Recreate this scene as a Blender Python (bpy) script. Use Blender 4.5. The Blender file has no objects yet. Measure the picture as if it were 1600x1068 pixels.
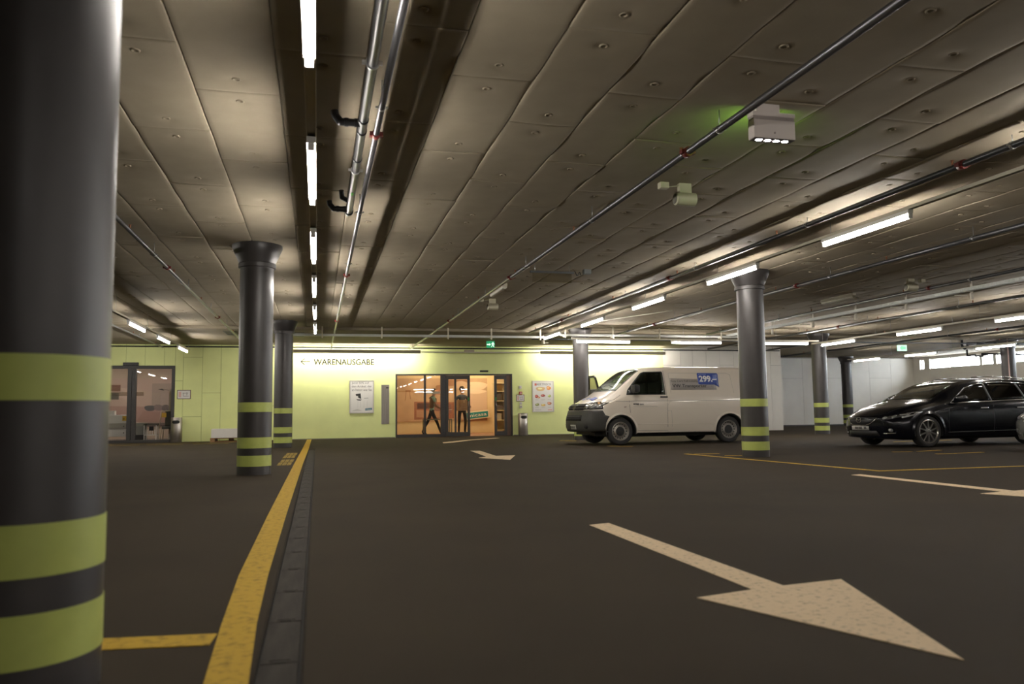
import bpy, bmesh, math, random
from mathutils import Vector, Matrix
from mathutils.bvhtree import BVHTree
from mathutils.geometry import tessellate_polygon
random.seed(7)
PI = math.pi
scn = bpy.context.scene
COL = scn.collection

# ------------------------------------------------------------------ camera, world, exposure
cam_d = bpy.data.cameras.new('camera')
cam = bpy.data.objects.new('camera', cam_d)
COL.objects.link(cam)
yaw, pitch, roll = math.radians(13.825), math.radians(5.086), math.radians(-0.723)
cy_, sy_, cp_, sp_ = math.cos(yaw), math.sin(yaw), math.cos(pitch), math.sin(pitch)
Fv = Vector((sy_*cp_, cy_*cp_, sp_)); Rv = Vector((cy_, -sy_, 0)); Uv = Rv.cross(Fv)
R2 = Rv*math.cos(roll) + Uv*math.sin(roll); U2 = -Rv*math.sin(roll) + Uv*math.cos(roll)
CAMH = 0.8214
cam.matrix_world = Matrix(((R2.x, U2.x, -Fv.x, 0), (R2.y, U2.y, -Fv.y, 0), (R2.z, U2.z, -Fv.z, CAMH), (0, 0, 0, 1)))
cam_d.sensor_width = 36
cam_d.lens = 1239.02/1600*36
cam_d.clip_start = .05
cam_d.clip_end = 300
cam_d.dof.use_dof = True
cam_d.dof.focus_distance = 16
cam_d.dof.aperture_fstop = 2.4
scn.camera = cam

world = bpy.data.worlds.new('world'); scn.world = world
world.use_nodes = True
bg = world.node_tree.nodes['Background']
bg.inputs[0].default_value = (.86, .93, 1, 1)
bg.inputs[1].default_value = 34.0

scn.view_settings.view_transform = 'Standard'
scn.view_settings.look = 'None'
scn.view_settings.exposure = 0.43
scn.view_settings.gamma = 1
scn.view_settings.use_curve_mapping = False
scn.cycles.max_bounces = 7
scn.cycles.diffuse_bounces = 4
scn.cycles.glossy_bounces = 4
scn.cycles.transparent_max_bounces = 12
scn.cycles.sample_clamp_indirect = 6
scn.cycles.use_denoising = True
TUBE = 112.0          # strength of the fluorescent tubes

# ------------------------------------------------------------------ materials
def mat(name, col, rough=.6, metal=0., spec=.5, emit=None, estr=0., coat=0.):
    m = bpy.data.materials.new(name); m.use_nodes = True
    b = m.node_tree.nodes['Principled BSDF']
    b.inputs['Base Color'].default_value = (*col, 1)
    b.inputs['Roughness'].default_value = rough
    b.inputs['Metallic'].default_value = metal
    b.inputs['Specular IOR Level'].default_value = spec
    if coat: b.inputs['Coat Weight'].default_value = coat; b.inputs['Coat Roughness'].default_value = .04
    if emit:
        b.inputs['Emission Color'].default_value = (*emit, 1)
        b.inputs['Emission Strength'].default_value = estr
    return m

def noisy(m, scale=20, amt=.25, bump=0., bscale=None, detail=6, dark=None, lo=.35, hi=.65, stretch=None, roughvar=0.):
    """vary the base colour of m with noise and add a fine bump"""
    nt = m.node_tree; N = nt.nodes; L = nt.links
    b = N['Principled BSDF']
    c = tuple(b.inputs['Base Color'].default_value)
    tc = N.new('ShaderNodeTexCoord'); mp = N.new('ShaderNodeMapping')
    L.new(tc.outputs['Object'], mp.inputs[0])
    if stretch: mp.inputs['Scale'].default_value = stretch
    n = N.new('ShaderNodeTexNoise'); n.inputs['Scale'].default_value = scale; n.inputs['Detail'].default_value = detail
    L.new(mp.outputs[0], n.inputs['Vector'])
    r = N.new('ShaderNodeValToRGB')
    r.color_ramp.elements[0].position = lo; r.color_ramp.elements[1].position = hi
    d = dark if dark else tuple(v*(1-amt) for v in c[:3])
    r.color_ramp.elements[0].color = (*d[:3], 1); r.color_ramp.elements[1].color = c
    L.new(n.outputs['Fac'], r.inputs[0]); L.new(r.outputs[0], b.inputs['Base Color'])
    if bump:
        n2 = N.new('ShaderNodeTexNoise'); n2.inputs['Scale'].default_value = bscale or scale*4; n2.inputs['Detail'].default_value = 3
        L.new(mp.outputs[0], n2.inputs['Vector'])
        bp = N.new('ShaderNodeBump'); bp.inputs['Strength'].default_value = bump; bp.inputs['Distance'].default_value = .01
        L.new(n2.outputs['Fac'], bp.inputs['Height']); L.new(bp.outputs[0], b.inputs['Normal'])
    return m

def glass(name, tint=(1, 1, 1), refl=1.0, rough=0.0):
    m = bpy.data.materials.new(name); m.use_nodes = True
    nt = m.node_tree; N = nt.nodes; L = nt.links; N.clear()
    o = N.new('ShaderNodeOutputMaterial'); mx = N.new('ShaderNodeMixShader')
    t = N.new('ShaderNodeBsdfTransparent'); t.inputs[0].default_value = (*tint, 1)
    g = N.new('ShaderNodeBsdfGlossy'); g.inputs['Roughness'].default_value = rough; g.inputs[0].default_value = (refl, refl, refl, 1)
    f = N.new('ShaderNodeFresnel'); ge = N.new('ShaderNodeNewGeometry'); mr = N.new('ShaderNodeMapRange')
    mr.inputs['To Min'].default_value = 1.5; mr.inputs['To Max'].default_value = 1/1.5      # same reflectance from both sides of a thin pane
    L.new(ge.outputs['Backfacing'], mr.inputs['Value']); L.new(mr.outputs[0], f.inputs[0])
    L.new(f.outputs[0], mx.inputs[0]); L.new(t.outputs[0], mx.inputs[1]); L.new(g.outputs[0], mx.inputs[2]); L.new(mx.outputs[0], o.inputs[0])
    return m

def emis(name, col, s):
    m = bpy.data.materials.new(name); m.use_nodes = True
    N = m.node_tree.nodes; N.clear()
    o = N.new('ShaderNodeOutputMaterial'); e = N.new('ShaderNodeEmission')
    e.inputs[0].default_value = (*col, 1); e.inputs[1].default_value = s
    m.node_tree.links.new(e.outputs[0], o.inputs[0])
    return m

M = {}
M['asphalt'] = noisy(mat('asphalt', (.041, .0305, .0185), .85, spec=.12), .9, .22, .5, 260, detail=10, lo=.3, hi=.72)
M['ceiling'] = noisy(mat('ceiling_panel', (.325, .278, .200), .8, spec=.2), 3, .10, .12, 180)
M['slab'] = noisy(mat('ceiling_slab', (.30, .258, .188), .85, spec=.2), 2, .12, .1, 60)
M['green'] = noisy(mat('green_wall_paint', (.83, .89, .40), .75, spec=.25), 1.5, .07, .05, 120)
M['white_wall'] = noisy(mat('white_wall_paint', (.86, .83, .76), .8, spec=.2), 1.2, .06, .04, 120)
M['joint'] = mat('wall_joint_shadow_gap', (.42, .47, .18), .9, spec=.1)
M['joint_w'] = mat('white_wall_joint', (.52, .50, .46), .9, spec=.1)
M['column'] = noisy(mat('column_grey_paint', (.038, .034, .033), .42, spec=.5), 6, .12)
M['band'] = noisy(mat('column_green_band', (.44, .50, .125), .45, spec=.4), 9, .10)
M['yellow'] = noisy(mat('yellow_floor_paint', (.48, .30, .022), .75, spec=.25), 26, .5, .3, 200, lo=.28, hi=.5, detail=9)
M['worn'] = noisy(mat('worn_yellow_paint', (.40, .27, .03), .8, spec=.2), 30, .6, dark=(.13, .095, .03), lo=.40, hi=.62)
M['beige'] = noisy(mat('beige_floor_paint', (.72, .56, .36), .75, spec=.25), 34, .45, .3, 200, lo=.30, hi=.46, detail=9)
M['drain'] = noisy(mat('drain_steel', (.046, .040, .033), .8, 0, .12), 25, .35, .2, 160, stretch=(1, .12, 1))
M['dark_gap'] = mat('drain_gap', (.015, .014, .013), .9)
M['slot'] = mat('drain_slot', (.030, .026, .021), .9)
M['concrete'] = noisy(mat('drain_concrete', (.034, .028, .021), .9, spec=.1), 18, .3, .3)
M['tube'] = emis('tube_light', (1, .935, .865), TUBE)
M['lamp_white'] = mat('lamp_white', (.80, .79, .76), .4)
M['tube_off'] = mat('tube_cover_off', (.72, .70, .62), .3)
M['rail'] = mat('rail_cream', (.60, .56, .46), .5)
M['housing'] = mat('luminaire_housing', (.52, .49, .40), .5)
M['pipe'] = mat('pipe_galvanised', (.16, .16, .165), .33, .75)
M['pipe_d'] = mat('pipe_dark_steel', (.075, .077, .082), .3, .6)
M['pvc'] = mat('black_pipe', (.012, .012, .013), .30, 0, .35)
M['clamp'] = mat('zinc_clamp', (.42, .42, .42), .3, .85)
M['red'] = mat('red_coupling', (.13, .010, .008), .45)
M['tray'] = mat('cable_tray_zinc', (.46, .47, .45), .42, .5)
M['frame'] = mat('door_frame_anthracite', (.042, .040, .038), .45)
M['glass'] = glass('door_glass', (.93, .93, .93))
M['cream_wall'] = noisy(mat('shop_wall_cream', (.78, .62, .36), .8), 2, .05)
M['shop_floor'] = noisy(mat('shop_floor_wood', (.36, .17, .085), .45), 12, .3, stretch=(6, 1, 1))
M['dark_text'] = mat('grey_lettering', (.022, .022, .018), .9, spec=.05)
M['black'] = mat('black_plastic', (.018, .018, .018), .45)
M['steel'] = noisy(mat('brushed_steel', (.46, .42, .38), .30, .9), 3, .3, stretch=(60, 60, .5))
M['white'] = mat('white_board', (.78, .76, .72), .5)
M['silver'] = mat('silver_frame', (.62, .60, .56), .35, .5)
M['wood'] = noisy(mat('pallet_wood', (.40, .22, .10), .8), 14, .4, stretch=(1, 6, 6))
M['exit_green'] = mat('exit_green', (.01, .16, .07), .4, emit=(.01, .35, .14), estr=.55)
M['exit_white'] = mat('exit_white', (.8, .9, .8), .4, emit=(.75, 1, .8), estr=.9)

def solid(name, col, rough=.6, **k):
    if name not in M: M[name] = mat(name, col, rough, **k)
    return M[name]

# ------------------------------------------------------------------ mesh helpers
def box(bm, x0, x1, y0, y1, z0, z1, mi=0, bev=0., mtx=None):
    vs = [bm.verts.new((x, y, z)) for x in (x0, x1) for y in (y0, y1) for z in (z0, z1)]
    fs = [(0, 1, 3, 2), (4, 6, 7, 5), (0, 4, 5, 1), (2, 3, 7, 6), (0, 2, 6, 4), (1, 5, 7, 3)]
    faces = [bm.faces.new([vs[i] for i in f]) for f in fs]
    for f in faces: f.material_index = mi
    if bev:
        es = list({e for f in faces for e in f.edges})
        r = bmesh.ops.bevel(bm, geom=es, offset=bev, segments=2, affect='EDGES', profile=.6)
        for f in r['faces']: f.material_index = mi
        vs = list({v for f in r['faces'] for v in f.verts} | {v for v in vs if v.is_valid})
    if mtx is not None: bmesh.ops.transform(bm, matrix=mtx, verts=[v for v in vs if v.is_valid])
    return vs

def tube(bm, p0, p1, r0, r1=None, seg=14, mi=0, caps=True, smooth=True):
    p0 = Vector(p0); p1 = Vector(p1); r1 = r0 if r1 is None else r1
    d = (p1-p0).normalized()
    a = d.orthogonal().normalized(); b = d.cross(a)
    A = [bm.verts.new(p0+(a*math.cos(t)+b*math.sin(t))*r0) for t in [2*PI*i/seg for i in range(seg)]]
    B = [bm.verts.new(p1+(a*math.cos(t)+b*math.sin(t))*r1) for t in [2*PI*i/seg for i in range(seg)]]
    for i in range(seg):
        f = bm.faces.new((A[i], A[(i+1) % seg], B[(i+1) % seg], B[i])); f.material_index = mi; f.smooth = smooth
    if caps:
        f = bm.faces.new(A[::-1]); f.material_index = mi
        f = bm.faces.new(B); f.material_index = mi
    return A+B

def path(bm, pts, r, seg=10, mi=0):
    for i in range(len(pts)-1): tube(bm, pts[i], pts[i+1], r, seg=seg, mi=mi)
    for p in pts[1:-1]:
        bmesh.ops.create_uvsphere(bm, u_segments=seg, v_segments=6, radius=r*1.01, matrix=Matrix.Translation(p))

def lathe(bm, prof, seg=48, mi=0, axis='Z', mtx=None, closed=False, smooth=True):
    """prof: list of (r, h) or (r, h, material)"""
    rings = []; new = []
    for p in prof:
        r, h = p[0], p[1]
        if r < 1e-6:
            ring = [bm.verts.new((0, 0, h))]
        else:
            ring = [bm.verts.new((r*math.cos(2*PI*i/seg), r*math.sin(2*PI*i/seg), h)) for i in range(seg)]
        rings.append(ring); new += ring
    for k in range(len(rings)-1):
        A, B = rings[k], rings[k+1]
        m_ = prof[k][2] if len(prof[k]) > 2 else mi
        for i in range(seg):
            j = (i+1) % seg
            if len(A) == 1 and len(B) == 1: continue
            if len(A) == 1: f = bm.faces.new((A[0], B[i], B[j]))
            elif len(B) == 1: f = bm.faces.new((A[i], A[j], B[0]))
            else: f = bm.faces.new((A[i], A[j], B[j], B[i]))
            f.material_index = m_; f.smooth = smooth
    M4 = Matrix.Identity(4)
    if axis == 'Y': M4 = Matrix.Rotation(-PI/2, 4, 'X')
    if axis == 'X': M4 = Matrix.Rotation(PI/2, 4, 'Y')
    if mtx is not None: M4 = mtx @ M4
    bmesh.ops.transform(bm, matrix=M4, verts=new)
    return new

def prism(bm, poly, z0, z1, mi=0, mtx=None):
    """extrude 2D polygon (x,y) from z0 to z1"""
    A = [bm.verts.new((x, y, z0)) for x, y in poly]; B = [bm.verts.new((x, y, z1)) for x, y in poly]
    n = len(poly)
    for i in range(n):
        f = bm.faces.new((A[i], A[(i+1) % n], B[(i+1) % n], B[i])); f.material_index = mi
    tri = tessellate_polygon([[Vector((x, y, 0)) for x, y in poly]])
    for t in tri:
        for S in (A, B):
            f = bm.faces.new([S[i] for i in t]); f.material_index = mi
    if mtx is not None: bmesh.ops.transform(bm, matrix=mtx, verts=A+B)
    return A+B

XZ = Matrix(((1, 0, 0, 0), (0, 0, 1, 0), (0, 1, 0, 0), (0, 0, 0, 1)))     # (x, z, depth) -> (x, depth, z)

def obj(name, bm, ms, parent=None, loc=None, smooth=None, norm=True):
    me = bpy.data.meshes.new(name)
    if norm: bmesh.ops.recalc_face_normals(bm, faces=bm.faces)
    bm.to_mesh(me); bm.free()
    if not isinstance(ms, (list, tuple)): ms = [ms]
    for m in ms: me.materials.append(m)
    o = bpy.data.objects.new(name, me); COL.objects.link(o)
    if parent is not None: o.parent = parent
    if loc is not None: o.location = loc
    if smooth:
        for p in me.polygons: p.use_smooth = True
        me.set_sharp_from_angle(angle=math.radians(smooth))
    return o

def BM(): return bmesh.new()

def tag(o, label, cat, group=None, kind=None):
    o['label'] = label; o['category'] = cat
    if group: o['group'] = group
    if kind: o['kind'] = kind
    return o

def thing(name, label, cat, loc=(0, 0, 0), rz=0, group=None):
    o = bpy.data.objects.new(name, None); COL.objects.link(o)
    o.empty_display_size = .1
    o.location = loc; o.rotation_euler = (0, 0, rz)
    return tag(o, label, cat, group)

def struct(name, bm, ms, parent=None):
    o = obj(name, bm, ms, parent)
    if parent is None: o['kind'] = 'structure'
    return o

def dup(o, parent=None, loc=None, rz=None, label=None):
    c = o.copy(); COL.objects.link(c); c.parent = parent
    if loc is not None: c.location = loc
    if rz is not None: c.rotation_euler = (0, 0, rz)
    if label: c['label'] = label
    for ch in o.children: dup(ch, c)
    return c

def text_mesh(body, size, depth=.003, spacing=1.0, bold=0., align='LEFT'):
    cu = bpy.data.curves.new('lettering', 'FONT'); cu.body = body; cu.size = size; cu.extrude = depth
    cu.space_character = spacing; cu.offset = bold; cu.align_x = align; cu.resolution_u = 3
    t = bpy.data.objects.new('lettering', cu); COL.objects.link(t)
    dg = bpy.context.evaluated_depsgraph_get()
    me = bpy.data.meshes.new_from_object(t.evaluated_get(dg))
    bpy.data.objects.remove(t); bpy.data.curves.remove(cu)
    return me

def text(name, body, size, m, parent, mtx, depth=.003, width=None, height=None, **k):
    """flat lettering, scaled to the given width/height"""
    me = text_mesh(body, size, depth, **k)
    xs = [v.co.x for v in me.vertices]; ys = [v.co.y for v in me.vertices]
    sx = width/(max(xs)-min(xs)) if width else 1
    sy = height/(max(ys)-min(ys)) if height else sx
    me.transform(Matrix.Diagonal((sx, sy, 1, 1)) @ Matrix.Translation((-min(xs), -min(ys), 0)))
    me.transform(mtx)
    me.materials.clear(); me.materials.append(m)
    o = bpy.data.objects.new(name, me); COL.objects.link(o); o.parent = parent
    return o

def wall_mtx(x, y, z):     # text facing -Y
    return Matrix.Translation((x, y, z)) @ Matrix.Rotation(PI/2, 4, 'X')

# ------------------------------------------------------------------ shell
ZC = 3.28       # ceiling underside
YB = 28.0       # wall with the shop doors
XL, XR, YN, YF = -16.0, 29.2, -34.0, 34.0
DX0, DX1, DY1 = -.195, -.035, 20.1       # drain slot
bm = BM()
box(bm, XL, DX0, YN, YF, -.2, 0); box(bm, DX1, XR, YN, YF, -.2, 0)
box(bm, DX0, DX1, DY1, YF, -.2, 0); box(bm, DX0, DX1, YN, -2, -.2, 0)
struct('floor', bm, M['asphalt'])

# ---- ceiling with insulation panels
bm = BM(); box(bm, XL-.2, XR+.2, YN-.2, YF+.2, ZC+.025, ZC+.3)
ceiling = struct('ceiling', bm, M['slab'])
PW, PL = .615, 1.70
GX = [0, .012, .05, .14, .21, .255, .285, .307, .33, .36, .405, .475, .565, .603, .615]
GY = [0, .012, .05, .12, .165, .192, .215, .238, .265, .31, .38, .55, .85, 1.15, 1.32, 1.39, 1.435, 1.462, 1.485, 1.508, 1.535, 1.58, 1.65, 1.688, 1.70]
def panel_mesh(name, seed):
    rnd = random.Random(seed)
    ph = [rnd.uniform(0, 6.28) for _ in range(6)]
    amp = rnd.uniform(.003, .007); ey = [rnd.uniform(-.002, .0015) for _ in range(4)]
    bm = BM(); g = []
    for i, x in enumerate(GX):
        row = []
        for j, y in enumerate(GY):
            u, v = x/PW, y/PL
            z = -.004 - amp*math.sin(PI*u)*(.55+.45*math.sin(PI*v*1.5+ph[0])) - .0035*math.sin(7*v+ph[1]+2*u) - .002*math.sin(13*v+ph[2])
            z += ey[0]*(1-u)*(1-v)+ey[1]*u*(1-v)+ey[2]*(1-u)*v+ey[3]*u*v
            for dx, dy in ((.307, .215), (.307, 1.485)):
                d2 = (x-dx)**2+(y-dy)**2
                z += .015*math.exp(-d2/(2*.045**2))
            if i in (0, len(GX)-1) or j in (0, len(GY)-1): z += .005
            ins = .0018
            xx = min(max(x, ins), PW-ins); yy = min(max(y, ins), PL-ins)
            row.append(bm.verts.new((xx, yy, z)))
        g.append(row)
    for i in range(len(GX)-1):
        for j in range(len(GY)-1):
            f = bm.faces.new((g[i][j], g[i][j+1], g[i+1][j+1], g[i+1][j])); f.smooth = True
    # rim up to the slab
    ring = [g[0][j] for j in range(len(GY))]+[g[i][-1] for i in range(1, len(GX))]+[g[-1][j] for j in range(len(GY)-2, -1, -1)]+[g[i][0] for i in range(len(GX)-2, 0, -1)]
    top = [bm.verts.new((v.co.x, v.co.y, .03)) for v in ring]
    for k in range(len(ring)):
        bm.faces.new((ring[k], top[k], top[(k+1) % len(ring)], ring[(k+1) % len(ring)]))
    for dx, dy in ((.307, .215), (.307, 1.485)):       # fixing washers: a small raised ring
        z0 = .004
        prof = [(.032, z0+.008), (.034, z0-.002), (.027, z0-.006), (.018, z0-.002), (.016, z0+.005), (0, z0+.005)]
        lathe(bm, prof, seg=9, mtx=Matrix.Translation((dx+rnd.uniform(-.012, .012), dy+rnd.uniform(-.012, .012), -.002)))
    me = bpy.data.meshes.new(name)
    bm.to_mesh(me); bm.free(); me.materials.append(M['ceiling'])
    return me
variants = [panel_mesh('ceiling_panel', 30+s) for s in range(7)]
YPE = 22.75     # panels stop here
cells = []
for k in range(-16, 38):
    x = -.30+k*PW
    if x < -9.5 or x > 22.5: continue
    off = 5.46 if k % 2 == 0 else 6.36
    off += .1*math.sin(k*1.7) + (.08 if k > 0 else -.1)
    n0 = -4
    while True:
        y = off+n0*PL; n0 += 1
        if y > YPE-.2: break
        if y < -1.8: continue
        cells.append((x, y))
def cell_px(x, y):      # rough size in view: pieces in the picture come first
    q = Vector((x+.3, y+.85, ZC-CAMH)); zc = q.dot(Fv)
    if zc < 1.2: return 0
    px = abs(q.dot(R2)/zc*1239); py = abs(q.dot(U2)/zc*1239)
    if px > 900 or py > 640: return 0
    return 1/zc
cells.sort(key=lambda c: -cell_px(*c))
rest = []
for i, (x, y) in enumerate(cells):
    me = random.choice(variants); flip = random.random() < .5
    if y+PL > YPE: rest.append((x, y, me, False)); continue
    if i < 285:
        o = bpy.data.objects.new('ceiling_panel', me); COL.objects.link(o); o.parent = ceiling
        o.location = (x+(PW if flip else 0), y+(PL if flip else 0), ZC+random.uniform(-.003, .002))
        o.rotation_euler = (0, 0, PI if flip else 0)
    else: rest.append((x, y, me, flip))
vs, fs = [], []
for x, y, me, flip in rest:
    b0 = len(vs); s = (YPE-y)/PL if y+PL > YPE else 1
    s = min(1, s)
    dz = random.uniform(-.003, .002)
    for v in me.vertices:
        if flip: vs.append((x+PW-v.co.x, y+PL-v.co.y, ZC+v.co.z+dz))
        else: vs.append((x+v.co.x, y+v.co.y*s, ZC+v.co.z+dz))
    for p in me.polygons: fs.append(tuple(b0+i for i in p.vertices))
me = bpy.data.meshes.new('far_ceiling_panels'); me.from_pydata(vs, [], fs); me.materials.append(M['ceiling'])
for p in me.polygons: p.use_smooth = True
me.set_sharp_from_angle(angle=math.radians(35))
o = bpy.data.objects.new('far_ceiling_panels', me); COL.objects.link(o); o.parent = ceiling; o['kind'] = 'stuff'

# dropped smooth ceiling in front of the shop wall
bm = BM(); box(bm, -9.5, 13.5, YPE+.02, YB, ZC-.075, ZC+.03)
o = obj('dropped_ceiling', bm, M['slab'], ceiling)
bm = BM(); box(bm, 13.5, 22.6, 23.5, 23.9, ZC-.05, ZC+.03)
o = obj('dropped_ceiling', bm, M['slab'], ceiling)

# ---- walls
def wall_panels(wall, m, xs, z0, z1, y, splits, holes=()):
    """plaster boards with their own joints on a wall that faces -Y"""
    for i in range(len(xs)-1):
        zs = sorted({z0, z1, *[z for z in splits[i % len(splits)] if z0+.05 < z < z1-.05]})
        for a, b in zip(zs[:-1], zs[1:]):
            x0, x1 = xs[i], xs[i+1]
            bad = [h for h in holes if h[0] < x1-.01 and h[1] > x0+.01]
            segs = [(a, b)]
            for h in bad:
                segs = [s for (p, q) in segs for s in ((p, min(q, h[2])), (max(p, h[3]), q)) if s[1]-s[0] > .04]
            for p, q in segs:
                bm = BM(); d = random.uniform(0, .002)
                box(bm, x0+.006, x1-.006, y-.014-d, y, p+.006, q-.006)
                obj('wall_panel', bm, m, wall)

LD = (-8.6, -4.55, 0, 2.50)      # left shop door
MD = (2.665, 6.875, 0, 2.222)    # main shop door
bm = BM()
WT = .25
def wall_with_openings(bm, x0, x1, holes, y0, y1, z1):
    x = x0
    for h in sorted(holes):
        box(bm, x, h[0], y0, y1, 0, z1); box(bm, h[0], h[1], y0, y1, h[3], z1); x = h[1]
    box(bm, x, x1, y0, y1, 0, z1)
wall_with_openings(bm, XL, 12.82, [LD, MD], YB, YB+WT, ZC+.03)
wb = struct('wall_back', bm, M['joint'])
xs = [-9.5, -8.95, -8.37, -7.8, -7.22, -6.64, -6.05, -5.474, -4.89, -4.55, -4.30, -3.705, -3.123, -2.54, -1.95, -1.37]
wall_panels(wb, M['green'], xs, 0, ZC-.075, YB, [(), (2.1,), (1.149,), (2.0, ), (.82, 2.78), (1.6,)], [LD])
# the even, boardless stretch around the main door
bm = BM()
wall_with_openings(bm, -1.37, 12.82, [MD], YB-.015, YB, ZC-.075)
obj('smooth_plaster', bm, M['green'], wb)

bm = BM()
box(bm, 12.82, 17.87, YB, YB+.2, 0, ZC+.03); box(bm, 17.67, 17.87, YB+.2, YF, 0, ZC+.03)
wr = struct('wall_white', bm, M['joint_w'])
wall_panels(wr, M['white_wall'], [12.82, 13.545, 14.05, 14.62, 15.2, 15.8, 16.35, 16.935, 17.40, 17.87], 0, ZC-.08, YB, [(2.55,), (2.35,), (1.2,), (1.9,), (2.56,), (1.35,), (2.06,), ()])
bm = BM(); box(bm, 17.67, XR+.2, YF, YF+.2, 0, ZC+.03)
wf = struct('wall_far', bm, M['joint_w'])
wall_panels(wf, M['white_wall'], [17.87, 19.1, 20.35, 21.6, 22.85, 24.1, 25.35, 26.6, 27.85, 29.2], 0, ZC-.01, YF, [(), (2.3,)])

# right wall with a high ribbon of windows
WZ0, WZ1 = 2.70, 3.17
wins = [(33.55, 33.25), (32.90, 31.70), (31.66, 29.85), (29.72, 29.12), (28.95, 28.25), (27.95, 26.4), (26.3, 24.6), (24.5, 22.8), (22.7, 21), (20.9, 19.0), (18, 16), (15.9, 14), (13, 11), (10.9, 9), (8, 6), (5.9, 4)]
bm = BM()
box(bm, XR, XR+.3, YN, YF, 0, WZ0); box(bm, XR, XR+.3, YN, YF, WZ1, ZC+.03)
y = YF
for a, b in wins:
    box(bm, XR, XR+.3, a, y, WZ0, WZ1); y = b
box(bm, XR, XR+.3, YN, y, WZ0, WZ1)
struct('wall_right', bm, M['white_wall'])
for i, (a, b) in enumerate(wins):
    bm = BM()
    t = .028
    box(bm, XR+.10, XR+.15, b, b+t, WZ0, WZ1); box(bm, XR+.10, XR+.15, a-t, a, WZ0, WZ1)
    box(bm, XR+.10, XR+.15, b+t, a-t, WZ0, WZ0+t); box(bm, XR+.10, XR+.15, b+t, a-t, WZ1-t, WZ1)
    w = struct('window_%d' % (i+1), bm, M['silver'])
    bm = BM(); box(bm, XR+.12, XR+.128, b+t, a-t, WZ0+t, WZ1-t); obj('pane', bm, M['glass'], w)
bm = BM(); box(bm, XL-.2, XL, YN, YF, 0, ZC+.03); struct('wall_left', bm, M['green'])
bm = BM(); box(bm, XL-.2, XR+.3, YN-.2, YN, 0, ZC+.03); struct('wall_front', bm, M['white_wall'])
bm = BM(); box(bm, -9.5, 12.8, YB-.03, YB-.016, 0, .02)
# kerb strips beside the doors
bm.free()
bm = BM(); box(bm, -1.37, MD[0]-.02, YB-.045, YB-.016, 0, .025); box(bm, MD[1]+.02, 12.82, YB-.045, YB-.016, 0, .025)
struct('baseboard_back', bm, mat('base_strip', (.20, .19, .15), .7))
bm = BM(); box(bm, 17.87, XR, YF-.05, YF-.015, 0, .06); struct('baseboard_far', bm, mat('base_strip_dark', (.06, .06, .06), .7))
# dark service cable along the head of the shop wall
bm = BM(); tube(bm, (-9.5, YB-.06, 3.13), (17.8, YB-.06, 3.13), .022, seg=8)
tag(obj('wall_pipe', bm, M['pvc']), 'thin dark pipe running along the top of the green wall', 'pipe')
# ------------------------------------------------------------------ drain and floor markings
t = thing('drain_channel', 'long steel drainage channel in the floor beside the yellow line', 'drain', (0, 0, 0))
bm = BM(); box(bm, DX0, DX1, -2, DY1, -.06, -.022)
obj('gutter', bm, M['dark_gap'], t)
bm = BM()
box(bm, DX0+.001, DX0+.009, -2, DY1, -.03, -.002); box(bm, DX1-.009, DX1-.001, -2, DY1, -.03, -.002)
obj('edge_strip', bm, M['concrete'], t)
SL = .5575
def cover_mesh():
    bm = BM()
    w0, w1 = DX0+.016, DX1-.018
    # two long plates, raised middle, with a short grip slot in the end
    box(bm, w0, w1, .004, SL-.004, -.02, -.009, bev=.0025)
    box(bm, w0+.028, w1-.028, .03, SL-.03, -.010, -.0065)
    box(bm, (w0+w1)/2-.022, (w0+w1)/2+.022, .001, .016, -.012, -.0055, mi=1)
    me_o = obj('drain_cover', bm, [M['drain'], M['slot']], t)
    return me_o
dc = cover_mesh(); dc.location = (0, 1.75-2*SL, 0)
y = 1.75-SL
while y < DY1-SL:
    o = dc.copy(); COL.objects.link(o); o.parent = t; o.location = (0, y, 0); y += SL
bm = BM(); box(bm, DX0+.01, DX1-.01, y, DY1-.01, -.02, -.006); obj('end_plate', bm, M['concrete'], t)

def mark(name, polys, m, label, cat='floor marking', group=None, h=.003):
    bm = BM()
    for p in polys: prism(bm, p, .0002, h)
    return tag(obj(name, bm, m), label, cat, group)
def strip(x0, x1, y0, y1): return [(x0, y0), (x1, y0), (x1, y1), (x0, y1)]
def dash(p, q, w=.1):
    d = Vector((q[0]-p[0], q[1]-p[1])).normalized(); n = Vector((-d.y, d.x))*w/2
    return [(p[0]-n.x, p[1]-n.y), (q[0]-n.x, q[1]-n.y), (q[0]+n.x, q[1]+n.y), (p[0]+n.x, p[1]+n.y)]
YX0, YX1 = -.37, -.235
mark('floor_line', [[(-.33, -1), (-.196, -1), (-.196, 2.6), (-.225, 3.4), (-.238, 4.4), (-.24, 7), (YX1+.01, 14), (-.19, 20), (-.17, YB-.1), (-.318, YB-.1), (-.34, 20), (-.37, 14), (-.388, 7), (-.385, 4.4), (-.36, 3.4), (-.33, 2.6)]],
     M['yellow'], 'long wide yellow line running beside the drain to the green wall', 'floor marking')
mark('floor_line', [[(-3.6, 3.52), (-.37, 3.12), (-.36, 3.27), (-3.6, 3.69)]], M['yellow'], 'yellow cross line from the striped column nearest the camera to the long line')
A1 = [(1.931, 5.561), (2.097, 5.609), (2.121, 3.38), (2.461, 3.423), (2.053, 2.24), (1.628, 3.276), (1.944, 3.35)]
mark('floor_arrow', [A1], M['beige'], 'large pale arrow on the asphalt, nearest the camera', 'floor marking')
mark('floor_arrow', [[(3.267, 17.209), (3.46, 17.104), (3.331, 14.93), (3.722, 14.98), (3.287, 13.605), (2.896, 14.442), (3.115, 14.797)]], M['beige'], 'small pale arrow on the asphalt before the shop doors', 'floor marking')
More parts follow.
